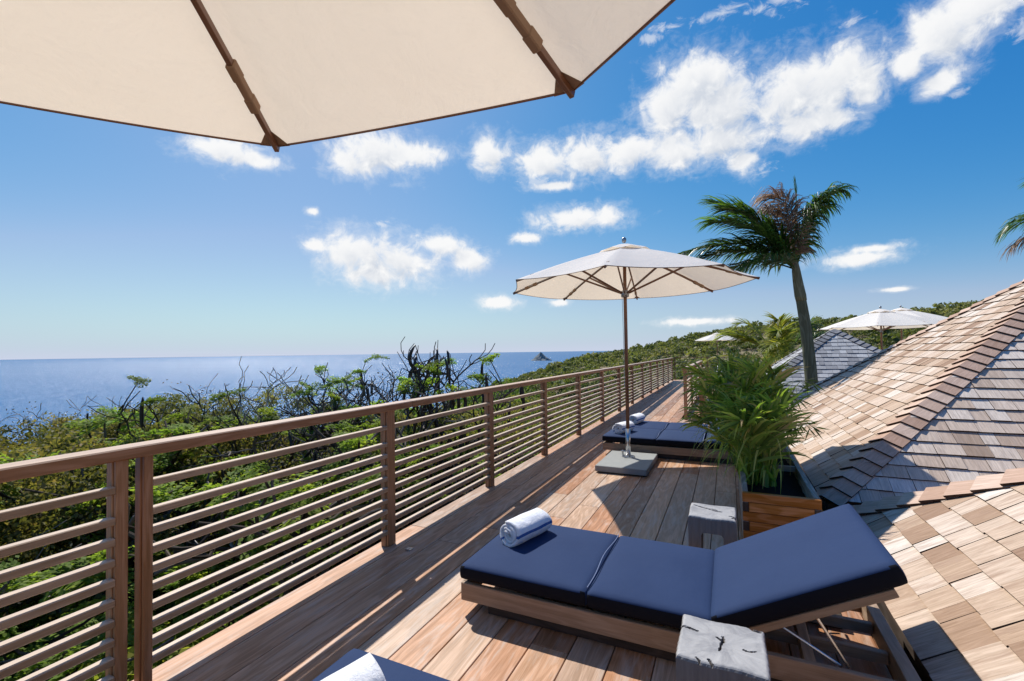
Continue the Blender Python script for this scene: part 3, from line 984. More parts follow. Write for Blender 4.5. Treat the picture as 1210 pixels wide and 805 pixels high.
def umbrella(name, loc, rz, label, group, base=True):
    root = thing(name, loc, label, 'umbrella', group, rz)
    apex = URIM + URISE
    tips = [Vector((UR * math.cos(i * math.pi / 4), UR * math.sin(i * math.pi / 4), URIM)) for i in range(8)]
    # canopy: panels with a slight sag between ribs
    v = []; f = []; nr, na = 14, 12
    for i in range(8):
        o = len(v)
        a, c = tips[i], tips[(i + 1) % 8]
        for j in range(nr + 1):
            s = j / nr
            for k in range(na + 1):
                q = k / na
                p = Vector((0, 0, apex)).lerp(a.lerp(c, q), s)
                sag = 4 * q * (1 - q) * s
                p.z -= sag * .025
                p.z += .05 * math.sin(s * math.pi) * .5
                rin = -.03 * 4 * q * (1 - q) * s
                d = Vector((p.x, p.y, 0))
                if d.length > 1e-6:
                    p += d.normalized() * rin
                v.append(p)
        for j in range(nr):
            for k in range(na):
                w = na + 1
                f.append((o + j * w + k, o + (j + 1) * w + k, o + (j + 1) * w + k + 1, o + j * w + k + 1))
    b = MB(); b.add(v, f); can = b.build('canopy', M['canvas'], root, smooth=True)
    bm = bmesh.new(); bm.from_mesh(can.data); bmesh.ops.remove_doubles(bm, verts=bm.verts, dist=.0005); bm.to_mesh(can.data); bm.free()
    # vent cap with scalloped edge
    v = []; f = []
    for j, (rr, zz) in enumerate(((0.0, apex + .032), (.1, apex + .012), (.2, apex - .022), (.33, apex - .088))):
        for k in range(32):
            a = 2 * math.pi * k / 32
            sc_ = 1 + (.06 * math.cos(8 * a) if j == 3 else 0)
            up_ = .034 * (.5 - .5 * math.cos(8 * a)) if j == 3 else 0
            v.append((rr * sc_ * math.cos(a), rr * sc_ * math.sin(a), zz + up_))
    for j in range(3):
        for k in range(32):
            k2 = (k + 1) % 32
            f.append((j * 32 + k, (j + 1) * 32 + k, (j + 1) * 32 + k2, j * 32 + k2))
    b = MB(); b.add(v, f); b.build('vent_cap', M['canvas'], root, smooth=True)
    # hem
    b = MB()
    for i in range(8):
        a, c = tips[i], tips[(i + 1) % 8]
        pts = []
        for k in range(na + 1):
            q = k / na
            p = a.lerp(c, q); p.z -= 4 * q * (1 - q) * .025
            d = Vector((p.x, p.y, 0)); p += d.normalized() * (-.03 * 4 * q * (1 - q))
            pts.append(p)
        b.tube(pts, .0045, 5)
    b.build('hem', M['brown'], root)
    # pole and hub
    b = MB(); b.tube([(0, 0, .42), (0, 0, apex + .02)], .0235, 14); b.build('pole', M['brown'], root, smooth=True)
    b = MB(); b.lathe([(.012, apex + .045), (.022, apex + .05), (.03, apex + .075), (.03, apex + .1), (.018, apex + .118), (.004, apex + .122)], n=18); b.build('finial', M['alu'], root, smooth=True)
    hubz = URIM - .1
    b = MB(); b.lathe([(.026, hubz - .06), (.05, hubz - .05), (.055, hubz), (.05, hubz + .03), (.027, hubz + .04)], n=18); b.build('runner_hub', M['alu'], root, smooth=True)
    b = MB(); b.lathe([(.026, apex - .1), (.06, apex - .09), (.06, apex - .05), (.027, apex - .04)], n=18); b.build('top_hub', M['alu'], root, smooth=True)
    for i in range(8):
        a = tips[i]
        top = Vector((0, 0, apex - .078)) + Vector((a.x, a.y, 0)).normalized() * .05
        end = a + Vector((0, 0, -.016)) + Vector((a.x, a.y, 0)).normalized() * -.004
        dr = (end - top).normalized()
        arch = []
        for j in range(9):
            s = j / 8
            p = top.lerp(end, s); p.z += .025 * math.sin(math.pi * s)
            arch.append(p)
        b = MB()
        for j in range(8):
            b.beam(arch[j], arch[j + 1] + dr * .002, .018, .027, ch=.002, rnd=.5)
        rb = b.build('rib', M['brown'], root)
        b = MB()
        sd_ = Vector((-a.y, a.x, 0)).normalized() * .0115
        for j in range(8):
            b.beam(arch[j] + sd_ + Vector((0, 0, .004)), arch[j + 1] + sd_ + Vector((0, 0, .004)), .0045, .012, ch=.001)
        b.build('rib_track', M['alu'], rb)
        # strut
        mid = arch[4]
        b = MB()
        st = Vector((a.x, a.y, 0)).normalized() * .05 + Vector((0, 0, hubz))
        b.beam(st, mid + Vector((0, 0, -.014)), .016, .024, ch=.002)
        b.build('strut', M['brown'], rb)
        # fabric pocket and corner patch
        b = MB()
        p1 = arch[6].lerp(arch[7], .1); p2 = arch[7].lerp(arch[8], .05)
        b.beam(p1, p1.lerp(p2, .33), .030, .042, ch=.004); b.beam(p1.lerp(p2, .3), p1.lerp(p2, .72), .025, .036, ch=.004); b.beam(p1.lerp(p2, .69), p2, .031, .042, ch=.004)
        b.build('sleeve', M['patch'], rb)
        b = MB()
        tl = tips[(i - 1) % 8]; tr_ = tips[(i + 1) % 8]
        q0 = a + Vector((0, 0, -.004)); q1 = a.lerp(tl, .052) + Vector((0, 0, -.009)); q2 = a.lerp(Vector((0, 0, apex)), .06) + Vector((0, 0, -.004)); q3 = a.lerp(tr_, .052) + Vector((0, 0, -.009))
        b.add([q0, q1, q2, q3], [(0, 1, 2), (0, 2, 3)])
        b.build('corner_patch', M['patch'], rb)
    b = MB()
    b.tube([(.05, 0, hubz - .02), (.052, .012, hubz - .5), (.05, .016, hubz - 1.25)], .003, 5)
    b.build('pull_cord', M['rope'], root)
    if base:
        b = MB(); b.tube([(0, 0, .09), (0, 0, .46)], .031, 18); b.build('pole_sleeve', M['steel'], root, smooth=True)
        b = MB(); b.lathe([(.085, .0885), (.085, .098), (.036, .101), (.036, .112)], n=24)
        b.box((.075, -.02, .135), (.02, .02, .09)); b.tube([(.03, 0, .16), (.1, -.03, .17)], .007, 8)
        b.build('clamp_plate', M['steel'], root)
        sl = MB()
        hx, hy = .31, .46
        sl.box((0, 0, .052), (2 * hx, 2 * hy, .072), ch=.006)
        s_ = sl.build('base_slab', M['stone'], root)
        s_.rotation_euler = (0, 0, -rz); s_.location = Vector((.02, -.15, 0))
        s_.location.rotate(Euler((0, 0, -rz)))
        ft = MB(); ft.box((0, 0, .009), (2 * hx - .06, 2 * hy - .06, .018)); q = ft.build('base_foot', M['void'], root)
        q.rotation_euler = s_.rotation_euler; q.location = s_.location
    return root


M['patch'] = plain_mat('brown_patch', (.27, .165, .10), .8, var=.1)
mid_u = umbrella('patio_umbrella', (-1.225, 6.18, 0), 4.001, 'open cream umbrella on wooden pole in middle of deck', 'cream patio umbrellas')
index_kids()
big_u = dup(mid_u, (-.858, -.1, 0), 2.094, 'big cream umbrella overhead, underside filling the upper left')
for ch in big_u.children_recursive:
    if ch.name.startswith('base_'):
        ch.rotation_euler = (0, 0, -2.094); ch.location = (0, 0, 0)
dup(mid_u, (4.27, 17.55, -.27), .5, 'far white umbrella, left of the overlapping pair above the roof')
dup(mid_u, (5.75, 21.2, -.02), .2, 'far white umbrella, right of the overlapping pair above the roof')
dup(mid_u, (-.82, 43.5, -.55), .3, 'tiny white umbrella on the hillside above the planter palm').scale = (1.18, 1.18, 1.18)


# ------------------------------------------------------------------ loungers
def cushion(lx, ly, lz, r=.017, dome=.02, seg=(18, 18, 6)):
    """soft box, base at z=0, centred in x and y"""
    bm = bmesh.new()
    v = {}
    nx, ny, nz = seg
    def P(i, j, k):
        if (i, j, k) in v: return v[(i, j, k)]
        fx = lambda n, q: math.copysign(abs(q) ** .75, q)
        x = fx(nx, 2 * i / nx - 1) * lx / 2; y = fx(ny, 2 * j / ny - 1) * ly / 2; z = (2 * k / nz - 1) * lz / 2
        c = Vector((max(-lx / 2 + r, min(lx / 2 - r, x)), max(-ly / 2 + r, min(ly / 2 - r, y)), max(-lz / 2 + r, min(lz / 2 - r, z))))
        d = Vector((x, y, z)) - c
        if d.length > 1e-6:
            q = c + d.normalized() * min(r, d.length * 1.0 if sum(1 for w in d if abs(w) > 1e-6) == 1 else r)
        else:
            q = c
        q = Vector(q)
        ex, ey = abs(q.x) / (lx / 2), abs(q.y) / (ly / 2)
        fall = (1 - ex ** 3) * (1 - ey ** 3)
        if q.z > 0:
            q.z += dome * fall + .0025 * math.sin(q.x * 17 + q.y * 9) * fall
        bul = .006 * (1 - (q.z / (lz / 2)) ** 2)
        q.x += math.copysign(bul * ex ** 4, q.x); q.y += math.copysign(bul * ey ** 4, q.y)
        q.z += lz / 2
        v[(i, j, k)] = bm.verts.new(q)
        return v[(i, j, k)]
    for i in range(nx):
        for j in range(ny):
            bm.faces.new((P(i, j, nz), P(i + 1, j, nz), P(i + 1, j + 1, nz), P(i, j + 1, nz)))
            bm.faces.new((P(i, j, 0), P(i, j + 1, 0), P(i + 1, j + 1, 0), P(i + 1, j, 0)))
    for i in range(nx):
        for k in range(nz):
            bm.faces.new((P(i, 0, k), P(i + 1, 0, k), P(i + 1, 0, k + 1), P(i, 0, k + 1)))
            bm.faces.new((P(i, ny, k), P(i, ny, k + 1), P(i + 1, ny, k + 1), P(i + 1, ny, k)))
    for j in range(ny):
        for k in range(nz):
            bm.faces.new((P(0, j, k), P(0, j, k + 1), P(0, j + 1, k + 1), P(0, j + 1, k)))
            bm.faces.new((P(nx, j, k), P(nx, j + 1, k), P(nx, j + 1, k + 1), P(nx, j, k + 1)))
    return bm


def put_cushion(name, bm, parent, loc, roty=0.0):
    me = bpy.data.meshes.new(name)
    bm.to_mesh(me); bm.free()
    me.polygons.foreach_set('use_smooth', [True] * len(me.polygons))
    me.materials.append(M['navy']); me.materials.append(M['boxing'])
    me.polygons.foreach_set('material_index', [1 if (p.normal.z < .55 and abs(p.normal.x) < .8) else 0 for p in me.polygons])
    o = bpy.data.objects.new(name, me); COL.objects.link(o)
    o.parent = parent; o.location = loc; o.rotation_euler = (0, roty, 0)
    return o


def lounger(loc, label, group, raised=True):
    """foot at x=0, head towards +x, width along y"""
    root = thing('sun_lounger', loc, label, 'sun lounger', group)
    W, L = .78, 2.1
    b = MB()
    b.beam((0, -W / 2 + .014, .12), (L, -W / 2 + .014, .12), .028, .10, rnd=.4)
    b.beam((0, W / 2 - .014, .12), (L, W / 2 - .014, .12), .028, .10, rnd=.6)
    b.box((.014, 0, .12), (.028, W - .058, .099)); b.box((L - .03, 0, .12), (.055, W - .058, .099), rnd=.6)
    for x in (.45, .9, 1.3):
        b.box((x, 0, .145), (.06, W - .06, .03))
    b.box((1.72, 0, .12), (.045, W - .06, .06), rnd=.9)
    b.beam((1.3, -.12, .12), (L - .06, -.12, .12), .03, .05); b.beam((1.3, .12, .12), (L - .06, .12, .12), .03, .05)
    b.build('frame', M['teak'], root)
    b = MB()
    for sy in (-1, 1):
        b.box((.78, sy * (W / 2 - .09), .178), (1.45, .05, .016), ch=.002)
        b.box((1.05, sy * (W / 2 - .075), .036), (L - .3, .06, .07), ch=.004)
    b.build('plinth', M['teak_dark'], root)
    hinge = 1.345
    put_cushion('cushion', cushion(.745, W + .015, .085), root, (.373, 0, .19))
    put_cushion('cushion', cushion(.588, W + .015, .085), root, (.745 + .004 + .296, 0, .19))
    ang = -R(28.0) if raised else 0.0
    Lb = .79
    bx = MB()
    piv = Vector((hinge, 0, .185))
    holder = bpy.data.objects.new('backrest', None)
    bb = MB()
    for sy in (-1, 1):
        bb.box((Lb / 2 - .02, sy * (W / 2 - .03), -.02), (Lb - .04, .03, .036), rnd=.7)
    bb.box((Lb - .055, 0, -.02), (.03, W - .095, .034)); bb.box((.02, 0, -.02), (.03, W - .095, .034))
    for i in range(7):
        bb.box((.1 + i * .1, 0, -.006), (.055, W - .1, .008), ch=.001)
    br = bb.build('backrest', M['teak'], root)
    br.location = piv; br.rotation_euler = (0, ang, 0)
    put_cushion('cushion', cushion(Lb - .012, W + .015, .09), br, (Lb / 2 + .022, 0, .006))
    # piping at the folds
    b = MB()
    for x in (.747, ):
        for dy in (0,):
            b.tube([(x + .006 * math.sin(9 * q), -W / 2 + .02 + q * (W - .04), .281 + .014 * math.sin(math.pi * q)) for q in [i / 14 for i in range(15)]], .0035, 6)
    b.tube([(1.343 + .003 * (i % 2), -W / 2 + .02 + (i / 60) * (W - .04), .279 + .006 * math.sin(math.pi * i / 60)) for i in range(61)], .0045, 6)
    b.build('piping', M['piping'], root)
    if raised:
        for sy in (-1, 1):
            b = MB()
            y = sy * (W / 2 - .075)
            e1 = piv + Vector((.44 * math.cos(-ang), y, .44 * math.sin(-ang) - .03)); e2 = piv + Vector((.30 * math.cos(-ang), y, .30 * math.sin(-ang) - .03))
            b.tube([e1, (1.86, y, .15)], .006, 8)
            b.tube([piv + Vector((.27 * math.cos(-ang), y, .27 * math.sin(-ang) - .03)), (1.83, y, .15)], .006, 8)
            b.build('support_rod', M['steel'], root)
    return root


GL = 'navy cushioned teak sun loungers'
lounger((-1.43, 2.69, 0), 'navy cushioned lounger with raised head between two whitewashed stumps', GL)
lounger((-1.452, 1.085, 0), 'navy lounger cut off by the bottom edge, only its foot end showing', GL)
lounger((-1.67, 6.97, 0), 'flat navy lounger right behind the umbrella base slab', GL, raised=False)
lounger((-1.66, 7.77, 0), 'flat navy lounger farther from camera, next to the walkway behind', GL, raised=False)


# ------------------------------------------------------------------ rolled towels
def towel_mesh(seed):
    random.seed(seed)
    b = MB()
    ncs = 150
    pts = []
    turns = 3.1
    for i in range(ncs):
        s = i / (ncs - 1)
        a = -2 * math.pi * turns * (1 - s) + 1.9
        r = .014 + .056 * s + .003 * math.sin(a * 3)
        pts.append((r * math.cos(a) * 1.06, r * math.sin(a) * .96, s, a, r))
    th = .0085
    L = .33
    nl = 14
    v = []; rn = []
    ring = []
    for (x, z, s, a, r) in pts:
        nx, nz = math.cos(a), math.sin(a)
        ring.append((x + nx * th, z + nz * th, s))
    for (x, z, s, a, r) in reversed(pts):
        nx, nz = math.cos(a), math.sin(a)
        ring.append((x - nx * th, z - nz * th, s))
    n = len(ring)
    for j in range(nl + 1):
        y = (j / nl - .5) * L
        for i, (x, z, s) in enumerate(ring):
            e = abs(2 * j / nl - 1)
            k = 1 - .05 * e ** 6
            wob = .004 * math.sin(s * 40 + j * .8) * (1 if e > .9 else .3)
            v.append((x * k, y + (1 if j == nl else -1 if j == 0 else 0) * (.012 * math.sin(s * 23 + seed) - .012 * (1 - s)), z * k + wob))
            outer = i < ncs
            st = (.768 < s < .782) or (.905 < s < .919)
            rn.append(.8 if st else .1)
    f = []
    for j in range(nl):
        for i in range(n):
            i2 = (i + 1) % n
            f.append((j * n + i, j * n + i2, (j + 1) * n + i2, (j + 1) * n + i))
    for i in range(ncs - 1):
        f.append((i, n - 1 - i, n - 2 - i, i + 1))
        o = nl * n
        f.append((o + i, o + i + 1, o + n - 2 - i, o + n - 1 - i))
    b.add(v, f, None, rn)
    return b


TG = 'rolled blue striped white towels'
ZT = .188 + .085 + .018
for seed, loc, rz, lab in ((1, (-1.22, 2.76, ZT + .066), -R(16), 'rolled white towel with blue stripes on the middle raised lounger'),
                           (2, (-1.195, 1.11, ZT + .066), -R(14), 'rolled white towel with blue stripes at the bottom picture edge'),
                           (3, (-1.42, 6.86, ZT + .066), -R(20), 'rolled white towel on far lounger, just behind the umbrella pole'),
                           (4, (-1.40, 7.78, ZT + .066), -R(12), 'rolled white towel on the farther of two flat loungers')):
    o = towel_mesh(seed).build('rolled_towel', M['towel'], loc=loc, smooth=True)
    o.rotation_euler = (0, 0, rz); o.scale = (1.22, 1.05, 1.1)
    tag(o, lab, 'towel', TG)
random.seed(11)


# ------------------------------------------------------------------ whitewashed wooden stumps (side tables)
def stump(loc, w, d, h, label, seed, cracks, rz=0.0, notch=True):
    """block with an arch notch through it (along y); origin at floor centre"""
    rs = random.Random(seed)
    n = 76
    bm = bmesh.new()
    lay = bm.verts.layers.float.new('rnd')

    def crack_d(x, y):
        best = 9
        for (pl, wd) in cracks:
            for (ax, ay), (bx, by) in zip(pl[:-1], pl[1:]):
                vx, vy = bx - ax, by - ay
                L2 = vx * vx + vy * vy
                s = max(0, min(1, ((x - ax) * vx + (y - ay) * vy) / L2))
                q = math.hypot(x - ax - vx * s, y - ay - vy * s) / (wd * .85)
                best = min(best, q / (.65 + .5 * abs(math.sin(x * 75 + 1.3 * seed) * math.cos(y * 60))))
        return best
    def edge(i):  # wobble of the outline
        return .0012 * math.sin(i * 1.7 + seed) + .003 * math.sin(i * .21 + 2 * seed)
    top = {}
    for i in range(n + 1):
        for j in range(n + 1):
            u, v_ = i / n - .5, j / n - .5
            x = u * (w + edge(j * .4)); y = v_ * (d + edge(i * .5 + 3))
            cd = crack_d(x, y)
            z = h + .0025 * math.sin(x * 31 + seed) * math.cos(y * 27)
            e = max(abs(u), abs(v_)) * 2
            if e > .9: z -= .011 * ((e - .9) / .1) ** 2.5 + (.003 * rs.random() if e > .98 else 0)
            dk = 0
            if cd < 1:
                z -= .022 * (1 - cd) ** .6; dk = min(1, (1 - cd) * 1.6) if e < .97 else 0
            q = bm.verts.new((x, y, z)); q[lay] = dk
            top[(i, j)] = q
    for i in range(n):
        for j in range(n):
            bm.faces.new((top[(i, j)], top[(i + 1, j)], top[(i + 1, j + 1)], top[(i, j + 1)]))
    # sides: front/back carry the arch profile
    a0, a1, at = -.24 * w, .24 * w, h - .10
    def ring_side(j, flip):
        low = []
        for i in range(n + 1):
            x = top[(i, j)].co.x
            zb = 0.0
            if notch and a0 < x < a1:
                s = (x - a0) / (a1 - a0)
                zb = at - .02 * abs(2 * s - 1) ** 6
            low.append((x, zb))
        vs = []
        for i, (x, zb) in enumerate(low):
            q = bm.verts.new((x * 1.0 + .003 * math.sin(i), top[(i, j)].co.y * (1.01), zb)); q[lay] = 0
            vs.append(q)
        for i in range(n):
            fa = (top[(i, j)], vs[i], vs[i + 1], top[(i + 1, j)])
            bm.faces.new(fa if not flip else fa[::-1])
        return vs
    fr = ring_side(0, False); bk = ring_side(n, True)
    for i in range(n):  # underside and inner arch
        bm.faces.new((fr[i + 1], fr[i], bk[i], bk[i + 1]))
    def end_side(i, vs_i, flip):
        f0, b0 = fr[vs_i], bk[vs_i]
        chain = [top[(i, j)] for j in range(n + 1)]
        fa = [f0] + chain + [b0]
        bm.faces.new(fa if flip else fa[::-1])
    end_side(0, 0, True); end_side(n, n, False)
    bmesh.ops.recalc_face_normals(bm, faces=bm.faces)
    me = bpy.data.meshes.new('stump_stool'); bm.to_mesh(me); bm.free()
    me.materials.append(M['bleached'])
    o = bpy.data.objects.new('stump_stool', me); COL.objects.link(o)
    o.location = loc; o.rotation_euler = (0, 0, rz)
    return tag(o, label, 'stool', 'whitewashed wooden stump stools')


cr1 = [([(.002, .035), (.005, .018), (.0, .0), (-.004, -.03), (-.008, -.055)], .0042), ([(-.018, .022), (.0, .006), (.004, .0)], .0045), ([(.004, .022), (.003, .002)], .0065),
       ([(-.15, .052), (-.12, .048), (-.085, .036)], .005), ([(.07, -.012), (.085, -.02), (.11, -.012)], .004),
       ([(.095, .14), (.115, .125), (.13, .13)], .012), ([(-.07, -.138), (-.08, -.126)], .004), ([(-.03, -.138), (-.042, -.118)], .005)]
cr2 = [([(-.12, .085), (-.05, .05), (-.01, .02), (.03, .0), (.055, .01)], .007), ([(-.03, .035), (-.005, .045), (.03, .02)], .006), ([(.11, -.06), (.135, -.075), (.15, -.12)], .012), ([(.12, -.1), (.15, -.06)], .008)]
stump((-.045, 1.875, 0), .295, .285, .42, 'large whitewashed wood stump with star crack, near bottom edge', 3, cr1)
stump((-.12, 3.41, 0), .29, .29, .40, 'smaller whitewashed arched wood stump in front of the planter', 8, cr2)


# ------------------------------------------------------------------ planter
PX0, PX1, PY0, PY1, PH = .072, .572, 3.86, 6.3, .425
pl = thing('wooden_planter', (PX0, PY0, 0), 'long orange brown plank planter box with finger joint corners', 'planter')
PO = Vector((PX0, PY0, 0))
npl = 6
hp = PH / npl
b = MB()
for k in range(npl):
    z = hp * (k + .5)
    a = PX0 + (.043 if k % 2 == 0 else 0.0); c = PX1 - (.043 if k % 2 == 0 else 0.0)
    b.box(((a + c) / 2, PY0 + .02, z), (c - a, .04, hp - .003), ch=.003, axis=0)
b.build('front_panel', M['planter'], pl, sub=PO)
b = MB()
for k in range(npl):
    z = hp * (k + .5)
    a = PY0 + (.0005 if k % 2 == 0 else .0425)
    b.box((PX0 + .02, (a + PY1) / 2, z), (.04, PY1 - a, hp - .003), ch=.003, axis=1, rnd=.05)
b.build('side_panel', M['grey_wood'], pl, sub=PO)
b = MB()
for k in range(npl):
    z = hp * (k + .5)
    a = PY0 + (.0005 if k % 2 == 0 else .0425)
    b.box((PX1 - .02, (a + PY1) / 2, z), (.04, PY1 - a, hp - .003), ch=.003, axis=1)
b.build('side_panel', M['grey_wood'], pl, sub=PO)
for k in range(npl):
    if k % 2 == 0:
        for x in (PX0 + .0205, PX1 - .0205):
            b = MB(); b.box((x, PY0 - .0005, hp * (k + .5)), (.039, .003, hp - .006), ch=.0005)
            b.build('joint_end', M['teak_dark'], pl, sub=PO)
b = MB(); b.box(((PX0 + PX1) / 2, 4.89, PH - .03), (PX1 - PX0 - .084, .03, .05)); b.box(((PX0 + PX1) / 2, PY1 + .021, PH / 2), (PX1 - PX0, .04, PH))
b.build('cross_bar', M['grey_wood'], pl, sub=PO)
sv_ = []; sf_ = []
for i in range(9):
    for j in range(31):
        sv_.append((PX0 + .042 + (PX1 - PX0 - .084) * i / 8, PY0 + .042 + (PY1 - PY0 - .05) * j / 30, .315 + random.uniform(-.012, .018)))
for i in range(8):
    for j in range(30):
        sf_.append((i * 31 + j, (i + 1) * 31 + j, (i + 1) * 31 + j + 1, i * 31 + j + 1))
b = MB(); b.add(sv_, sf_); b.build('soil', M['soil'], pl, sub=PO, smooth=True)


# ------------------------------------------------------------------ palms
def bez(p, n):
    p = [Vector(q) for q in p]
    o = []
    for i in range(n + 1):
        s = i / n
        q = p[:]
        while len(q) > 1:
            q = [q[k].lerp(q[k + 1], s) for k in range(len(q) - 1)]
        o.append(q[0])
    return o


def frond(ctrl, nleaf, llen, lw, droop=.35, fwd=.6, wind=(0, 0, 0), up=.25, stem=.012, tone=(0, 1), seg=4, start=.14, side_bias=0.0, jit=.12):
    """one palm frond as a single mesh: rachis plus two rows of drooping leaflets"""
    b = MB()
    P_ = bez(ctrl, 24)
    b.tube(P_, [stem * (1 - .8 * i / 24) for i in range(25)], 6, rnd=tone[0] + .5 * (tone[1] - tone[0]))
    wv = Vector(wind)
    for i in range(nleaf):
        s = start + (1 - start) * (i + random.random() * .6) / nleaf
        k = min(23.0, s * 24); i0 = int(k)
        p = P_[i0].lerp(P_[i0 + 1], k - i0)
        T = (P_[i0 + 1] - P_[i0]).normalized()
        S = T.cross(Vector((0, 0, 1)))
        if S.length < .12: S = Vector((1, .2, 0)).cross(T)
        S.normalize(); N = S.cross(T)
        ll = llen * (.45 + .75 * math.sin(math.pi * min(1, .12 + s * .8))) * random.uniform(.85, 1.12)
        for sg in (-1, 1):
            d = (S * sg * (1 - .45 * s) + T * (fwd + .5 * s) + N * up + Vector((random.gauss(0, jit), random.gauss(0, jit), random.gauss(0, jit)))).normalized()
            pts = [p]; dd = d
            for q in range(seg):
                pts.append(pts[-1] + dd * ll / seg)
                dd = (dd + Vector((0, 0, -droop)) * (q + 1) / seg + wv * (q + 1) / seg).normalized()
            vs = []; fs = []
            wd = T.cross(d).cross(d)
            if wd.length < .05: wd = T
            wd = (wd.normalized() + N * random.uniform(-.5, .5)).normalized()
            for q, pt in enumerate(pts):
                ww = lw * (.55, 1.0, .85, .5, .04)[min(4, int(q * 4 / seg))] * .5
                vs += [pt + wd * ww, pt - wd * ww]
            for q in range(seg):
                fs.append((2 * q, 2 * q + 1, 2 * q + 3, 2 * q + 2))
            b.add(vs, fs, None, tone[0] + (tone[1] - tone[0]) * random.random())
    return b


# tall leaning palm
pt = thing('palm_tree', (1.42, 9.9, -3.6), 'tall leaning palm with wind blown fronds behind the cedar roof', 'palm tree')
PT = Vector((1.42, 9.9, -3.6))
b = MB()
tr_pts = [(1.42, 9.9, -3.7), (1.43, 9.9, -1.5), (1.40, 9.9, .6), (1.372, 9.906, 1.3), (1.30, 9.915, 1.95), (1.235, 9.925, 2.45)]
b.tube(bez(tr_pts, 26), [.128 - .045 * (i / 26) for i in range(27)], 16)
b.build('trunk', M['palm_trunk'], pt, sub=PT, smooth=True)
b = MB(); b.tube(bez([(1.25, 9.922, 2.36), (1.20, 9.93, 2.7), (1.17, 9.93, 3.0), (1.16, 9.93, 3.25)], 10), [.088, .095, .09, .085, .08, .075, .07, .06, .05, .04, .03], 14)
b.build('crownshaft', M['palm_trunk'], pt, sub=PT, smooth=True)
H = (1.17, 9.93, 2.95)
WIND = (-.22, 0, .02)
FR = [
    ('palm', [H, (.75, 9.9, 3.55), (.1, 10.0, 3.75), (-.8, 9.97, 3.42)], 96, .66, .036, .55, .5, (-.1, 0, -.12), .1, (0, .75)),
    ('palm', [H, (.8, 10.1, 3.4), (.2, 10.15, 3.6), (-.55, 10.1, 3.3)], 84, .62, .034, .6, .5, (-.1, 0, -.14), .1, (0, .5)),
    ('palm', [H, (.9, 10.0, 3.6), (.45, 10.0, 4.15), (-.2, 10.0, 4.42)], 90, .64, .036, .4, .7, (-.18, 0, -.05), .15, (.35, 1)),
    ('palm', [H, (.95, 9.9, 3.6), (.6, 9.8, 4.1), (.0, 9.75, 4.2)], 84, .62, .034, .45, .7, (-.16, 0, -.08), .12, (.2, .95)),
    ('palm', [H, (.85, 9.7, 3.5), (.4, 9.6, 3.95), (-.25, 9.6, 3.95)], 84, .64, .036, .5, .7, (-.12, 0, -.1), .1, (.1, .9)),
    ('palm', [H, (.7, 10.3, 3.3), (.2, 10.4, 3.3), (-.3, 10.4, 2.95)], 76, .58, .034, .6, .5, (-.05, 0, -.1), .0, (0, .5)),
    ('palm_dry', [H, (1.12, 9.9, 3.8), (1.1, 9.85, 4.4), (.78, 9.8, 4.36)], 60, .72, .024, .85, .25, (-.2, 0, -.32), .0, (0, 1)),
    ('palm_dry', [H, (1.15, 9.85, 3.5), (1.2, 9.8, 4.1), (.98, 9.8, 4.4)], 56, .48, .022, .9, .2, (-.22, 0, -.4), .0, (0, .9)),
    ('palm_dry', [H, (1.1, 9.8, 3.5), (1.12, 9.72, 4.0), (.8, 9.7, 4.1)], 56, .55, .024, .9, .2, (-.2, 0, -.4), .0, (0, .9)),
    ('palm_dry', [H, (1.0, 9.7, 3.4), (.95, 9.65, 3.9), (.7, 9.65, 4.1)], 46, .5, .02, .9, .3, (-.1, 0, -.35), .0, (0, .6)),
    ('palm', [H, (1.38, 9.8, 3.6), (1.45, 9.7, 4.3), (1.86, 9.7, 4.26)], 80, .56, .034, .75, .15, (.0, 0, -.35), .05, (0, .8)),
    ('palm', [H, (1.3, 10.1, 3.7), (1.45, 10.1, 4.15), (1.75, 10.1, 4.1)], 56, .5, .032, .75, .2, (.02, 0, -.35), .0, (0, .5)),
    ('palm', [H, (1.25, 9.9, 3.6), (1.35, 9.85, 4.0), (1.55, 9.8, 4.2)], 80, .5, .03, .8, .2, (.0, 0, -.4), .0, (0, .4)),
    ('palm', [(1.16, 9.93, 3.2), (1.2, 9.93, 3.7), (1.24, 9.93, 4.2), (1.2, 9.93, 4.62)], 26, .22, .018, .1, 1.8, (0, 0, 0), .0, (.2, .8)),
    ('palm', [H, (1.0, 9.6, 3.2), (.7, 9.4, 3.3), (.25, 9.3, 2.95)], 70, .52, .032, .65, .4, (-.06, 0, -.15), .0, (0, .5)),
]
for (mt, ctrl, n, ll, lw, dr, fw, wd, up, tn) in FR:
    frond(ctrl, n, ll, lw, dr, fw, wd, up, .016, tn).build('frond', M[mt], pt, sub=PT)

pt.scale = (1.21,) * 3; pt.location = (1.42 * 1.21, 9.9 * 1.21, 1.5 - 5.1 * 1.21)

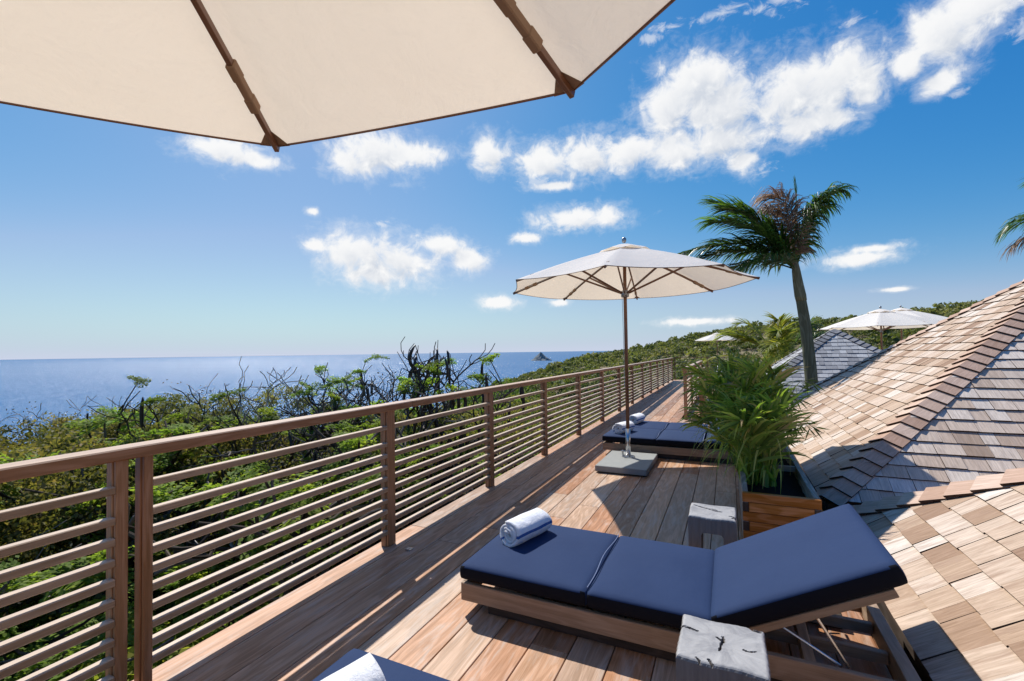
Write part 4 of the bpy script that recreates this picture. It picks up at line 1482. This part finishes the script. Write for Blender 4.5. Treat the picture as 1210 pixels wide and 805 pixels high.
# palm whose crown shows at the right edge
p2 = thing('palm_tree', (5.5, 10.75, -3.6), 'palm with dark ragged fronds entering at the right edge', 'palm tree')
P2 = Vector((5.5, 10.75, -3.6))
b = MB(); b.tube(bez([(5.5, 10.75, -3.7), (5.5, 10.75, 0), (5.42, 10.75, 2.4), (5.3, 10.75, 3.3)], 20), [.19 - .07 * i / 20 for i in range(21)], 14)
b.build('trunk', M['palm_trunk'], p2, sub=P2, smooth=True)
H2 = (5.3, 10.75, 3.3)
for (mt, ctrl, n, ll, lw, dr, fw, wd, up, tn) in [
    ('palm', [H2, (5.0, 10.8, 4.2), (4.6, 11.0, 4.5), (4.25, 11.1, 4.15)], 54, .62, .034, .7, .45, (-.1, 0, -.2), .05, (0, .8)),
    ('palm_dry', [H2, (5.0, 10.9, 3.95), (4.6, 11.1, 4.2), (4.3, 11.1, 3.85)], 40, .55, .024, .9, .3, (-.05, 0, -.35), .0, (0, .8)),
    ('palm', [H2, (5.2, 10.7, 4.3), (5.0, 10.8, 4.9), (4.6, 10.9, 4.95)], 50, .6, .034, .5, .5, (-.15, 0, -.1), .05, (.1, .9)),
    ('palm', [H2, (5.4, 10.8, 4.3), (5.6, 10.8, 4.8), (6.2, 10.7, 4.6)], 50, .6, .034, .6, .4, (-.1, 0, -.2), .05, (0, .8)),
    ('palm', [H2, (5.6, 10.8, 3.9), (6.1, 10.8, 4.1), (6.6, 10.7, 3.6)], 50, .6, .034, .6, .4, (-.1, 0, -.2), .05, (0, .8))]:
    frond(ctrl, n, ll, lw, dr, fw, wd, up, .016, tn).build('frond', M[mt], p2, sub=P2)

p2.scale = (1.25,) * 3; p2.location = (5.5 * 1.25 + .5, 10.75 * 1.25 + .23, 1.5 - 5.1 * 1.25 - .7)

# feathery yellow green palm behind
p3 = thing('feather_palm', (1.66, 16.2, -3.2), 'bushy yellow green feather palm behind the planter near grey roof', 'palm tree')
P3 = Vector((1.66, 16.2, -3.2))
b = MB()
for k in range(4):
    dx, dy = random.uniform(-.25, .25), random.uniform(-.2, .2)
    b.tube([(1.66 + dx, 16.2 + dy, -3.3), (1.66 + dx * 1.4, 16.2 + dy, 1.35)], [.07, .05], 8)
b.build('trunk', M['palm_trunk'], p3, sub=P3, smooth=True)
for k in range(26):
    a = 2 * math.pi * k / 26 * 1.618 * 4
    el_ = random.uniform(.15, 1.25)
    L = random.uniform(1.1, 1.8)
    o = Vector((1.50 + .2 * math.cos(a), 16.2 + .2 * math.sin(a), random.uniform(.9, 1.45)))
    d = Vector((math.cos(a) * math.cos(el_), math.sin(a) * math.cos(el_), math.sin(el_)))
    c1 = o + d * L * .55; c2 = c1 + (d + Vector((-.15, 0, -.35))) * L * .4; c3 = c2 + Vector((d.x * .35 - .1, d.y * .35, -.25)) * L * .6
    frond([o, c1, c2, c3], 30, .5, .04, .35, .8, (-.08, 0, 0), .15, .012, (.0, 1)).build('frond', M['palm_yel' if k % 4 else 'palm'], p3, sub=P3)

p3.scale = (1.17,) * 3; p3.location = (1.66 * 1.17, 16.2 * 1.17, 1.5 - 4.7 * 1.17)

# planter palms
for ci, (px_, py_, nf, lab) in enumerate(((.20, 4.78, 20, 'lush planter palm with long narrow leaves, front clump in the planter'), (.16, 5.5, 26, 'taller planter palm with bright green leaves, rear clump in planter'))):
    pp = thing('planter_palm', (px_, py_, .32), lab, 'potted plant', 'palms growing in the wooden planter')
    PP = Vector((px_, py_, .32))
    for k in range(nf):
        a = 2 * math.pi * k * .618 + ci
        el_ = random.uniform(.95, 1.5)
        L = random.uniform(.75, 1.0) * (.85 if ci == 0 else 1.32)
        o = Vector((px_ + .12 * math.cos(a), py_ + .3 * math.sin(a), .31))
        d = Vector((math.cos(a) * math.cos(el_) * .62 + .03, math.sin(a) * math.cos(el_), math.sin(el_)))
        if d.x > .08: d.x = .08 + (d.x - .08) * .25
        d.normalize()
        c1 = o + d * L * .55; c2 = c1 + (d + Vector((-.1, 0, -.1))) * L * .36; c3 = c2 + Vector((d.x * .45 - .14, d.y * .45, -.18)) * L * .5
        frond([o, c1, c2, c3], 15, .31, .027, .45, .8, (-.05, -.02, -.08), .15, .007, (0, 1.0), start=.2, jit=.26).build('frond', M['areca'], pp, sub=PP)
    b = MB()
    for k in range(150):   # grassy blades hanging over the rim
        a = random.uniform(0, 2 * math.pi)
        o = Vector((px_ + random.uniform(-.12, .15), py_ + random.uniform(-.34, .34), .31))
        L = random.uniform(.35, .95) * (.85 if ci == 0 else 1.2)
        rr = random.uniform(.12, .40)
        p1 = o + Vector((math.cos(a) * .06, math.sin(a) * .08, L * .6)); p2_ = o + Vector((math.cos(a) * rr * .7 - .05, math.sin(a) * rr, L * .85)); p3_ = o + Vector((math.cos(a) * rr * (1.1 if math.cos(a) < 0 else .7) - .08, math.sin(a) * rr * 1.3, L * random.uniform(-.1, .6)))
        P_ = bez([o, p1, p2_, p3_], 8)
        sd = Vector((-math.sin(a), math.cos(a), 0))
        vs = []; fs = []
        for q, pnt in enumerate(P_):
            ww = .0135 * (1 - (q / 8) ** 2) + .001
            vs += [pnt + sd * ww, pnt - sd * ww]
        for q in range(8):
            fs.append((2 * q, 2 * q + 1, 2 * q + 3, 2 * q + 2))
        b.add(vs, fs, None, random.uniform(0, 1) ** .6)
    b.build('leaf_blades', M['areca'], pp, sub=PP)
# straggly bamboo on the roof side
bt = thing('bamboo_plant', (.45, 5.35, .32), 'thin straggly bamboo twigs leaning from planter over the roof', 'potted plant')
BT = Vector((.45, 5.35, .32))
bs = MB(); lc = []; ldr = []
for k in range(7):
    o = Vector((.44 + random.uniform(-.08, .05), 5.35 + random.uniform(-.5, .45), .31))
    tip = o + Vector((random.uniform(.0, .26), random.uniform(-.35, .3), random.uniform(.5, .95)))
    P_ = bez([o, o.lerp(tip, .5) + Vector((-.04, 0, .18)), tip, tip + Vector((.12, -.05, -.08))], 12)
    bs.tube(P_, [.005 * (1 - .7 * i / 12) for i in range(13)], 5)
    for i in range(3, 13):
        for _ in range(3):
            dd = Vector((random.gauss(.2, .5), random.gauss(0, .5), random.gauss(-.45, .35))).normalized()
            lc.append(P_[i] + dd * .08); ldr.append(dd)
bs.build('stems', M['palm_trunk'], bt, sub=BT)
lcn = np.array([tuple(q - BT) for q in lc])
leaf_cards(lcn, np.array([tuple(q) for q in ldr]), rng.normal(size=lcn.shape) + np.array([0, 0, 1]), .16, .016, np.clip(rng.normal(.35, .25, len(lcn)), 0, 1), 'leaves', M['areca'], bt)


# ------------------------------------------------------------------ shrubs and trees on the slope
def skeleton(rs, h, spread, levels=4, nb=3, r0=.06, gnarl=.35, trunk_frac=.35):
    """list of (points, radii); tips list of (pos, dir)"""
    segs = []; tips = []

    def grow(p, d, L, r, lev):
        pts = [p]; n = 4
        for i in range(n):
            d = (d + Vector((rs.gauss(0, gnarl), rs.gauss(0, gnarl), rs.gauss(.04, gnarl * .7)))).normalized()
            pts.append(pts[-1] + d * L / n)
        segs.append((pts, [r * (1 - .35 * i / n) for i in range(n + 1)]))
        if lev == 0:
            tips.append((pts[-1], d)); tips.append((pts[-2], d))
            return
        k = nb if lev > 1 else nb + 1
        for j in range(k):
            a = rs.uniform(0, 2 * math.pi)
            side = Vector((math.cos(a), math.sin(a), rs.uniform(-.1, .5)))
            nd = (d * .55 + side * spread).normalized()
            q = pts[-1] if j < 2 else pts[-2]
            grow(q, nd, L * rs.uniform(.55, .85), r * .6, lev - 1)
    for s in range(rs.choice((1, 2, 2, 3))):
        a = rs.uniform(0, 2 * math.pi)
        grow(Vector((rs.gauss(0, .08), rs.gauss(0, .08), -.1)), Vector((math.cos(a) * .35, math.sin(a) * .35, 1)).normalized(), h * trunk_frac, r0, levels)
    return segs, tips


def np_leaves(tips, per, sig, rg):
    P_ = np.array([tuple(q) for q, _ in tips]); i = np.repeat(np.arange(len(P_)), per)
    return P_[i] + rg.normal(size=(len(i), 3)) * sig, i


def shrub_proto(kind, seed):
    rs = random.Random(seed); rg = np.random.default_rng(seed)
    root = bpy.data.objects.new({'A': 'scrub_bush', 'B': 'feather_tree', 'C': 'dead_tree', 'L': 'low_shrub', 'P': 'pod_tree', 'T': 'round_tree'}[kind], None)
    COL.objects.link(root)
    b = MB()
    if kind == 'A':      # dense olive bush, 2.6 m
        segs, tips = skeleton(rs, 2.4, .75, 3, 3, .045, .25)
        for pts, rd in segs: b.tube(pts, rd, 5, rnd=rs.random())
        b.build('branches', M['bark'], root)
        cl = []
        for k in range(46):
            a = rs.uniform(0, 6.283); rr = 1.25 * math.sqrt(rs.random()); zz = rs.uniform(.9, 2.55) * (1 - .22 * (rr / 1.25) ** 2)
            cl.append((rr * math.cos(a), rr * math.sin(a), zz, rs.uniform(.16, .34)))
        cl = np.array(cl); i = np.repeat(np.arange(len(cl)), 190)
        dv = rg.normal(size=(len(i), 3)); dv /= np.linalg.norm(dv, axis=1, keepdims=True)
        c = cl[i, :3] + dv * (cl[i, 3] * rg.uniform(.55, 1.05, len(i)))[:, None] * np.array([1.15, 1.15, .75])
        tone = rg.uniform(0.05, .75, len(cl))[i] + rg.normal(0, .14, len(i))
        leaf_cards(c, rg.normal(size=c.shape), dv + rg.normal(size=c.shape) * .7 + np.array([0, 0, .4]), rg.uniform(.038, .068, len(i)), rg.uniform(.022, .036, len(i)), np.clip(tone, 0, 1), 'foliage', M['l_yel'], root)
    elif kind == 'T':    # round dense tree, 5 m
        segs, tips = skeleton(rs, 4.5, .7, 2, 3, .12, .2)
        for pts, rd in segs: b.tube(pts, rd, 6, rnd=rs.random())
        b.build('trunk', M['bark'], root)
        cl = []
        for k in range(70):
            a = rs.uniform(0, 6.283); rr = 2.3 * math.sqrt(rs.random()); zz = 1.6 + 3.2 * rs.random() * math.sqrt(max(.05, 1 - (rr / 2.5) ** 2))
            cl.append((rr * math.cos(a), rr * math.sin(a), zz, rs.uniform(.35, .65)))
        cl = np.array(cl); i = np.repeat(np.arange(len(cl)), 75)
        dv = rg.normal(size=(len(i), 3)); dv /= np.linalg.norm(dv, axis=1, keepdims=True)
        c = cl[i, :3] + dv * (cl[i, 3] * rg.uniform(.6, 1.05, len(i)))[:, None] * np.array([1.1, 1.1, .8])
        tone = rg.uniform(.1, .8, len(cl))[i] + rg.normal(0, .14, len(i))
        leaf_cards(c, rg.normal(size=c.shape), dv + rg.normal(size=c.shape) * .6, rg.uniform(.14, .24, len(i)), rg.uniform(.08, .14, len(i)), np.clip(tone, 0, 1), 'crown', M['l_grn'], root)
    elif kind in 'BP':   # noqa   # flamboyant tree: dark gnarled limbs, flat sprays of bright feather leaves
        segs, tips = skeleton(rs, 3.0 if kind == 'B' else 5.6, .8 if kind == 'B' else .7, 3 if kind == 'B' else 4, 3, .06 if kind == 'B' else .07, .32, .34 if kind == 'B' else .30)
        for pts, rd in segs: b.tube(pts, rd, 6, rnd=rs.random() ** 1.6)
        b.build('trunk', M['bark'], root)
        rs.shuffle(tips)
        use = tips[:int(len(tips) * (.36 if kind == 'B' else .06))]
        cs = []; ds = []; ns = []; tn = []
        for (p, d) in use:
            for q in range(rs.choice((1, 2, 3))):
                a = rs.uniform(0, 6.283)
                fd = Vector((math.cos(a), math.sin(a), rs.uniform(-.5, .6))).normalized()
                fl = rs.uniform(.18, .36)
                sd = fd.cross(Vector((rs.gauss(0, .35), rs.gauss(0, .35), 1))).normalized()
                tone = rs.random()
                for i in range(1, 15):
                    s = i / 15
                    c0 = p + fd * fl * s + Vector((0, 0, -.18 * s * s * fl))
                    pl_ = .085 * math.sin(math.pi * (.15 + .8 * s)) + .015
                    for sg in (-1, 1):
                        pd_ = (sd * sg + fd * .35).normalized()
                        for j in range(4):
                            cs.append(c0 + pd_ * pl_ * (j + .5) / 4 + Vector((rs.gauss(0, .012), rs.gauss(0, .012), rs.gauss(0, .015)))); ds.append(fd + Vector((rs.gauss(0, .2), rs.gauss(0, .2), rs.gauss(0, .15)))); ns.append((rs.gauss(0, .4), rs.gauss(0, .4), 1)); tn.append(tone * .7 + .3 * rs.random())
        cs = np.array([tuple(q) for q in cs]); ds = np.array([tuple(q) for q in ds])
        leaf_cards(cs, ds, np.array(ns), .048, .026, np.array(tn), 'crown', M['l_brt'], root)
        rs2 = tips[-34:] if kind == 'P' else []
        for (p, d) in rs2:
            pb = MB()
            L = rs.uniform(.28, .5); a = rs.uniform(0, 6.28); cv = rs.uniform(.03, .12)
            P_ = [p + Vector((math.cos(a) * cv * math.sin(math.pi * s * .9), math.sin(a) * cv * math.sin(math.pi * s * .9), -L * s)) for s in [i / 6 for i in range(7)]]
            pb.tube(P_, [.008, .02, .026, .027, .026, .02, .006], 6)
            pb.build('seed_pod', M['pod'], root, smooth=True)
    elif kind == 'C':    # bare grey twiggy tree
        segs, tips = skeleton(rs, 4.2, .75, 4, 3, .036, .3, .3)
        for pts, rd in segs: b.tube(pts, [max(q, .0045) for q in rd], 5, rnd=.3 + .7 * rs.random())
        b.build('branches', M['bark_grey'], root)
        rs.shuffle(tips)
        c, i = np_leaves(tips[:60], 6, .1, rg)
        leaf_cards(c, rg.normal(size=c.shape), rg.normal(size=c.shape), .045, .022, rg.random(len(c)), 'dry_leaves', M['l_dry'], root)
    else:                # low leafy plant, .9 m, bigger leaves
        segs, tips = skeleton(rs, .9, .9, 2, 3, .014, .3, .4)
        for pts, rd in segs: b.tube(pts, rd, 4, rnd=rs.random())
        b.build('stems', M['bark'], root)
        n = 2400
        a = rg.uniform(0, 6.283, n); rr = .85 * np.sqrt(rg.random(n)); zz = rg.uniform(.1, .85, n) * (1 - .5 * (rr / .85) ** 2)
        cl_ = np.sin(a * 3 + seed) * .1
        c = np.stack([rr * np.cos(a), rr * np.sin(a), np.maximum(zz + cl_, .03)], 1)
        leaf_cards(c, rg.normal(size=c.shape) * np.array([1, 1, .5]), rg.normal(size=c.shape) * .5 + np.array([0, 0, 1]), rg.uniform(.05, .095, n), rg.uniform(.028, .05, n), np.clip(rg.normal(.5, .25, n) + .3 * np.sin(a * 2 + seed), 0, 1), 'foliage', M['l_low'], root)
    return root


PROT = {}
for kind, seeds in (('A', (1, 2, 3, 4)), ('B', (11, 12, 13, 14)), ('C', (21, 22, 23)), ('L', (31, 32, 33)), ('P', (41, 42, 43)), ('T', (51, 52))):
    PROT[kind] = [shrub_proto(kind, s) for s in seeds]
index_kids()
REF_H = {'A': 2.6, 'B': 2.9, 'C': 3.0, 'L': .85, 'P': 3.3, 'T': 4.9}
# true heights
for kind, lst in PROT.items():
    for r_ in lst:
        zz = [v.co.z for c in KIDS[r_.name] for v in c.data.vertices]
        r_['top'] = float(np.percentile(zz, {'P': 97.5, 'C': 99.3}.get(kind, 99.5)))
LAB = {'A': 'olive green scrub bush on the slope beyond the railing', 'B': 'bright feathery leaved tree on dark limbs beyond the railing', 'C': 'bare grey twiggy tree standing among green scrub', 'L': 'low leafy yellow green plant on slope below the railing', 'P': 'gnarled tree hung with long black seed pods against sea', 'T': 'round dark green tree on the slope by the sea'}
CAT = {'A': 'bush', 'B': 'tree', 'C': 'tree', 'L': 'plant', 'P': 'tree', 'T': 'tree'}
GRP = {'A': 'olive scrub bushes on the slope', 'B': 'feathery bright green trees', 'C': 'bare twiggy trees', 'L': 'low plants below the railing', 'P': 'trees with black seed pods', 'T': 'round trees on the slope'}
used = {}
PV = {}


def plant(kind, x, y, ztop, rs, maxs=1.6, label=None):
    gz = float(terrain_z(np.array(x), np.array(y)))
    v = PV.get(kind, 0) % len(PROT[kind]) if PV.get(kind, 0) < len(PROT[kind]) else rs.randrange(len(PROT[kind]))
    PV[kind] = PV.get(kind, 0) + 1
    pr = PROT[kind][v]
    s = max(.35, min(maxs, (ztop - gz) / pr['top']))
    z = gz if abs(s * pr['top'] - (ztop - gz)) < .3 or kind == 'L' else gz
    lb = label or LAB[kind]
    if (kind, v) not in used:
        used[(kind, v)] = 1
        pr.location = (x, y, z); pr.rotation_euler = (0, 0, rs.uniform(0, 6.28)); pr.scale = (s, s, s)
        tag(pr, lb, CAT[kind], GRP[kind])
        return pr
    q = dup(pr, (x, y, z), rs.uniform(0, 6.28), lb, GRP[kind], s)
    q['category'] = CAT[kind]
    return q


rp = random.Random(5)
HERO = [('A', -13.34, 4.26, .12), ('A', -11.29, 4.07, .12), ('A', -14.49, 3.87, .08), ('A', -13.87, 5.70, .14), ('C', -18.57, 7.42, .13), ('B', -11.80, 5.46, .37), ('A', -16.21, 7.83, .45), ('A', -17.70, 9.31, .20), ('A', -14.82, 8.32, .26), ('A', -16.18, 9.96, .06), ('C', -15.74, 10.63, .43), ('B', -10.34, 6.09, .42), ('B', -8.21, 3.69, .53), ('B', -8.92, 4.52, .44), ('B', -9.76, 6.99, 1.17), ('C', -8.05, 5.94, .82), ('A', -13.95, 11.38, .53), ('C', -9.06, 7.86, 1.1), ('P', -6.77, 6.67, 1.3), ('P', -6.1, 7.3, 1.3), ('P', -6.2, 8.9, 1.32), ('P', -7.6, 6.6, 1.0), ('P', -6.9, 7.9, 1.3), ('B', -7.78, 12.83, .44), ('T', -21.39, 39.59, -.56), ('T', -15.22, 31.52, -.83), ('A', -9.19, 23.25, -.65), ('A', -10.45, 33.40, -.63), ('A', -6.29, 14.71, -.04)]
HL = {24: 'round dark green tree standing alone before the sea horizon'}
for i, (k, x, y, zt) in enumerate(HERO):
    plant(k, x, y, zt, rp, 1.55 if k == 'P' else 2.0 if k == 'C' else 1.7, HL.get(i))
ENV = [(-95, -5.5), (-79.43, -4.81), (-73.26, -5.51), (-70.27, -6.54), (-68.11, -4.9), (-64.22, -4.2), (-58.39, -4.5), (-54.54, -3.6), (-50.37, -3.6), (-42.12, -3.4), (-32.06, -4.3), (-29.47, -5.8), (-23.69, -5.6), (-15.33, -4.4), (-9.3, -3.3), (0, -2)]
EA = [a for a, e in ENV]; EE = [e for a, e in ENV]
nA = 0
while nA < 95:
    a = rp.uniform(-92, -5); D = 5.5 + 26 * rp.random() ** 1.3
    if a > -32: D = 8 + 45 * rp.random()
    x, y = D * math.sin(R(a)), D * math.cos(R(a))
    if x > -4.4: continue
    e = np.interp(a, EA, EE) - rp.uniform(.3, 4.0) * (6.0 / D + .35)
    zt = 1.5 + D * math.tan(R(e))
    gz = float(terrain_z(np.array(x), np.array(y)))
    if zt - gz < 1.0: zt = gz + rp.uniform(.9, 1.6)
    k = rp.choice('ABBC' if (a < -32 and D < 9) else 'AAAABBC' if a < -32 else 'AAABT')
    if D < 9:
        if rp.random() < .45:
            nA += 1
            continue
        zt -= .35
    plant(k, x, y, min(zt, gz + 3.4), rp)
    nA += 1
nL = 0
while nL < 140:
    a = rp.uniform(-92, -8); D = rp.uniform(4.2, 14)
    x, y = D * math.sin(R(a)), D * math.cos(R(a))
    if x > -3.7 or x < -11: continue
    gz = float(terrain_z(np.array(x), np.array(y)))
    plant('L', x, y, gz + rp.uniform(.55, 1.3), rp)
    nL += 1

# ground cover between the plants
n = 34000
gx = -3.2 - 12 * rng.random(n) ** 1.4; gy = rng.uniform(-3, 26, n)
gzv = terrain_z(gx, gy) + rng.uniform(.01, .14, n)
c = np.stack([gx, gy, gzv], 1)
gcov = leaf_cards(c, rng.normal(size=c.shape) * np.array([1, 1, .35]), rng.normal(size=c.shape) * .5 + np.array([0, 0, 1]), rng.uniform(.07, .16, n), rng.uniform(.04, .08, n),
                  np.clip(rng.normal(.45, .22, n) + .25 * np.sin(gx * 1.3) * np.sin(gy * 1.1), 0, 1), 'ground_cover', M['litter'])
tag(gcov, 'low mixed green and dry ground cover on the slope', 'ground cover', kind='stuff')
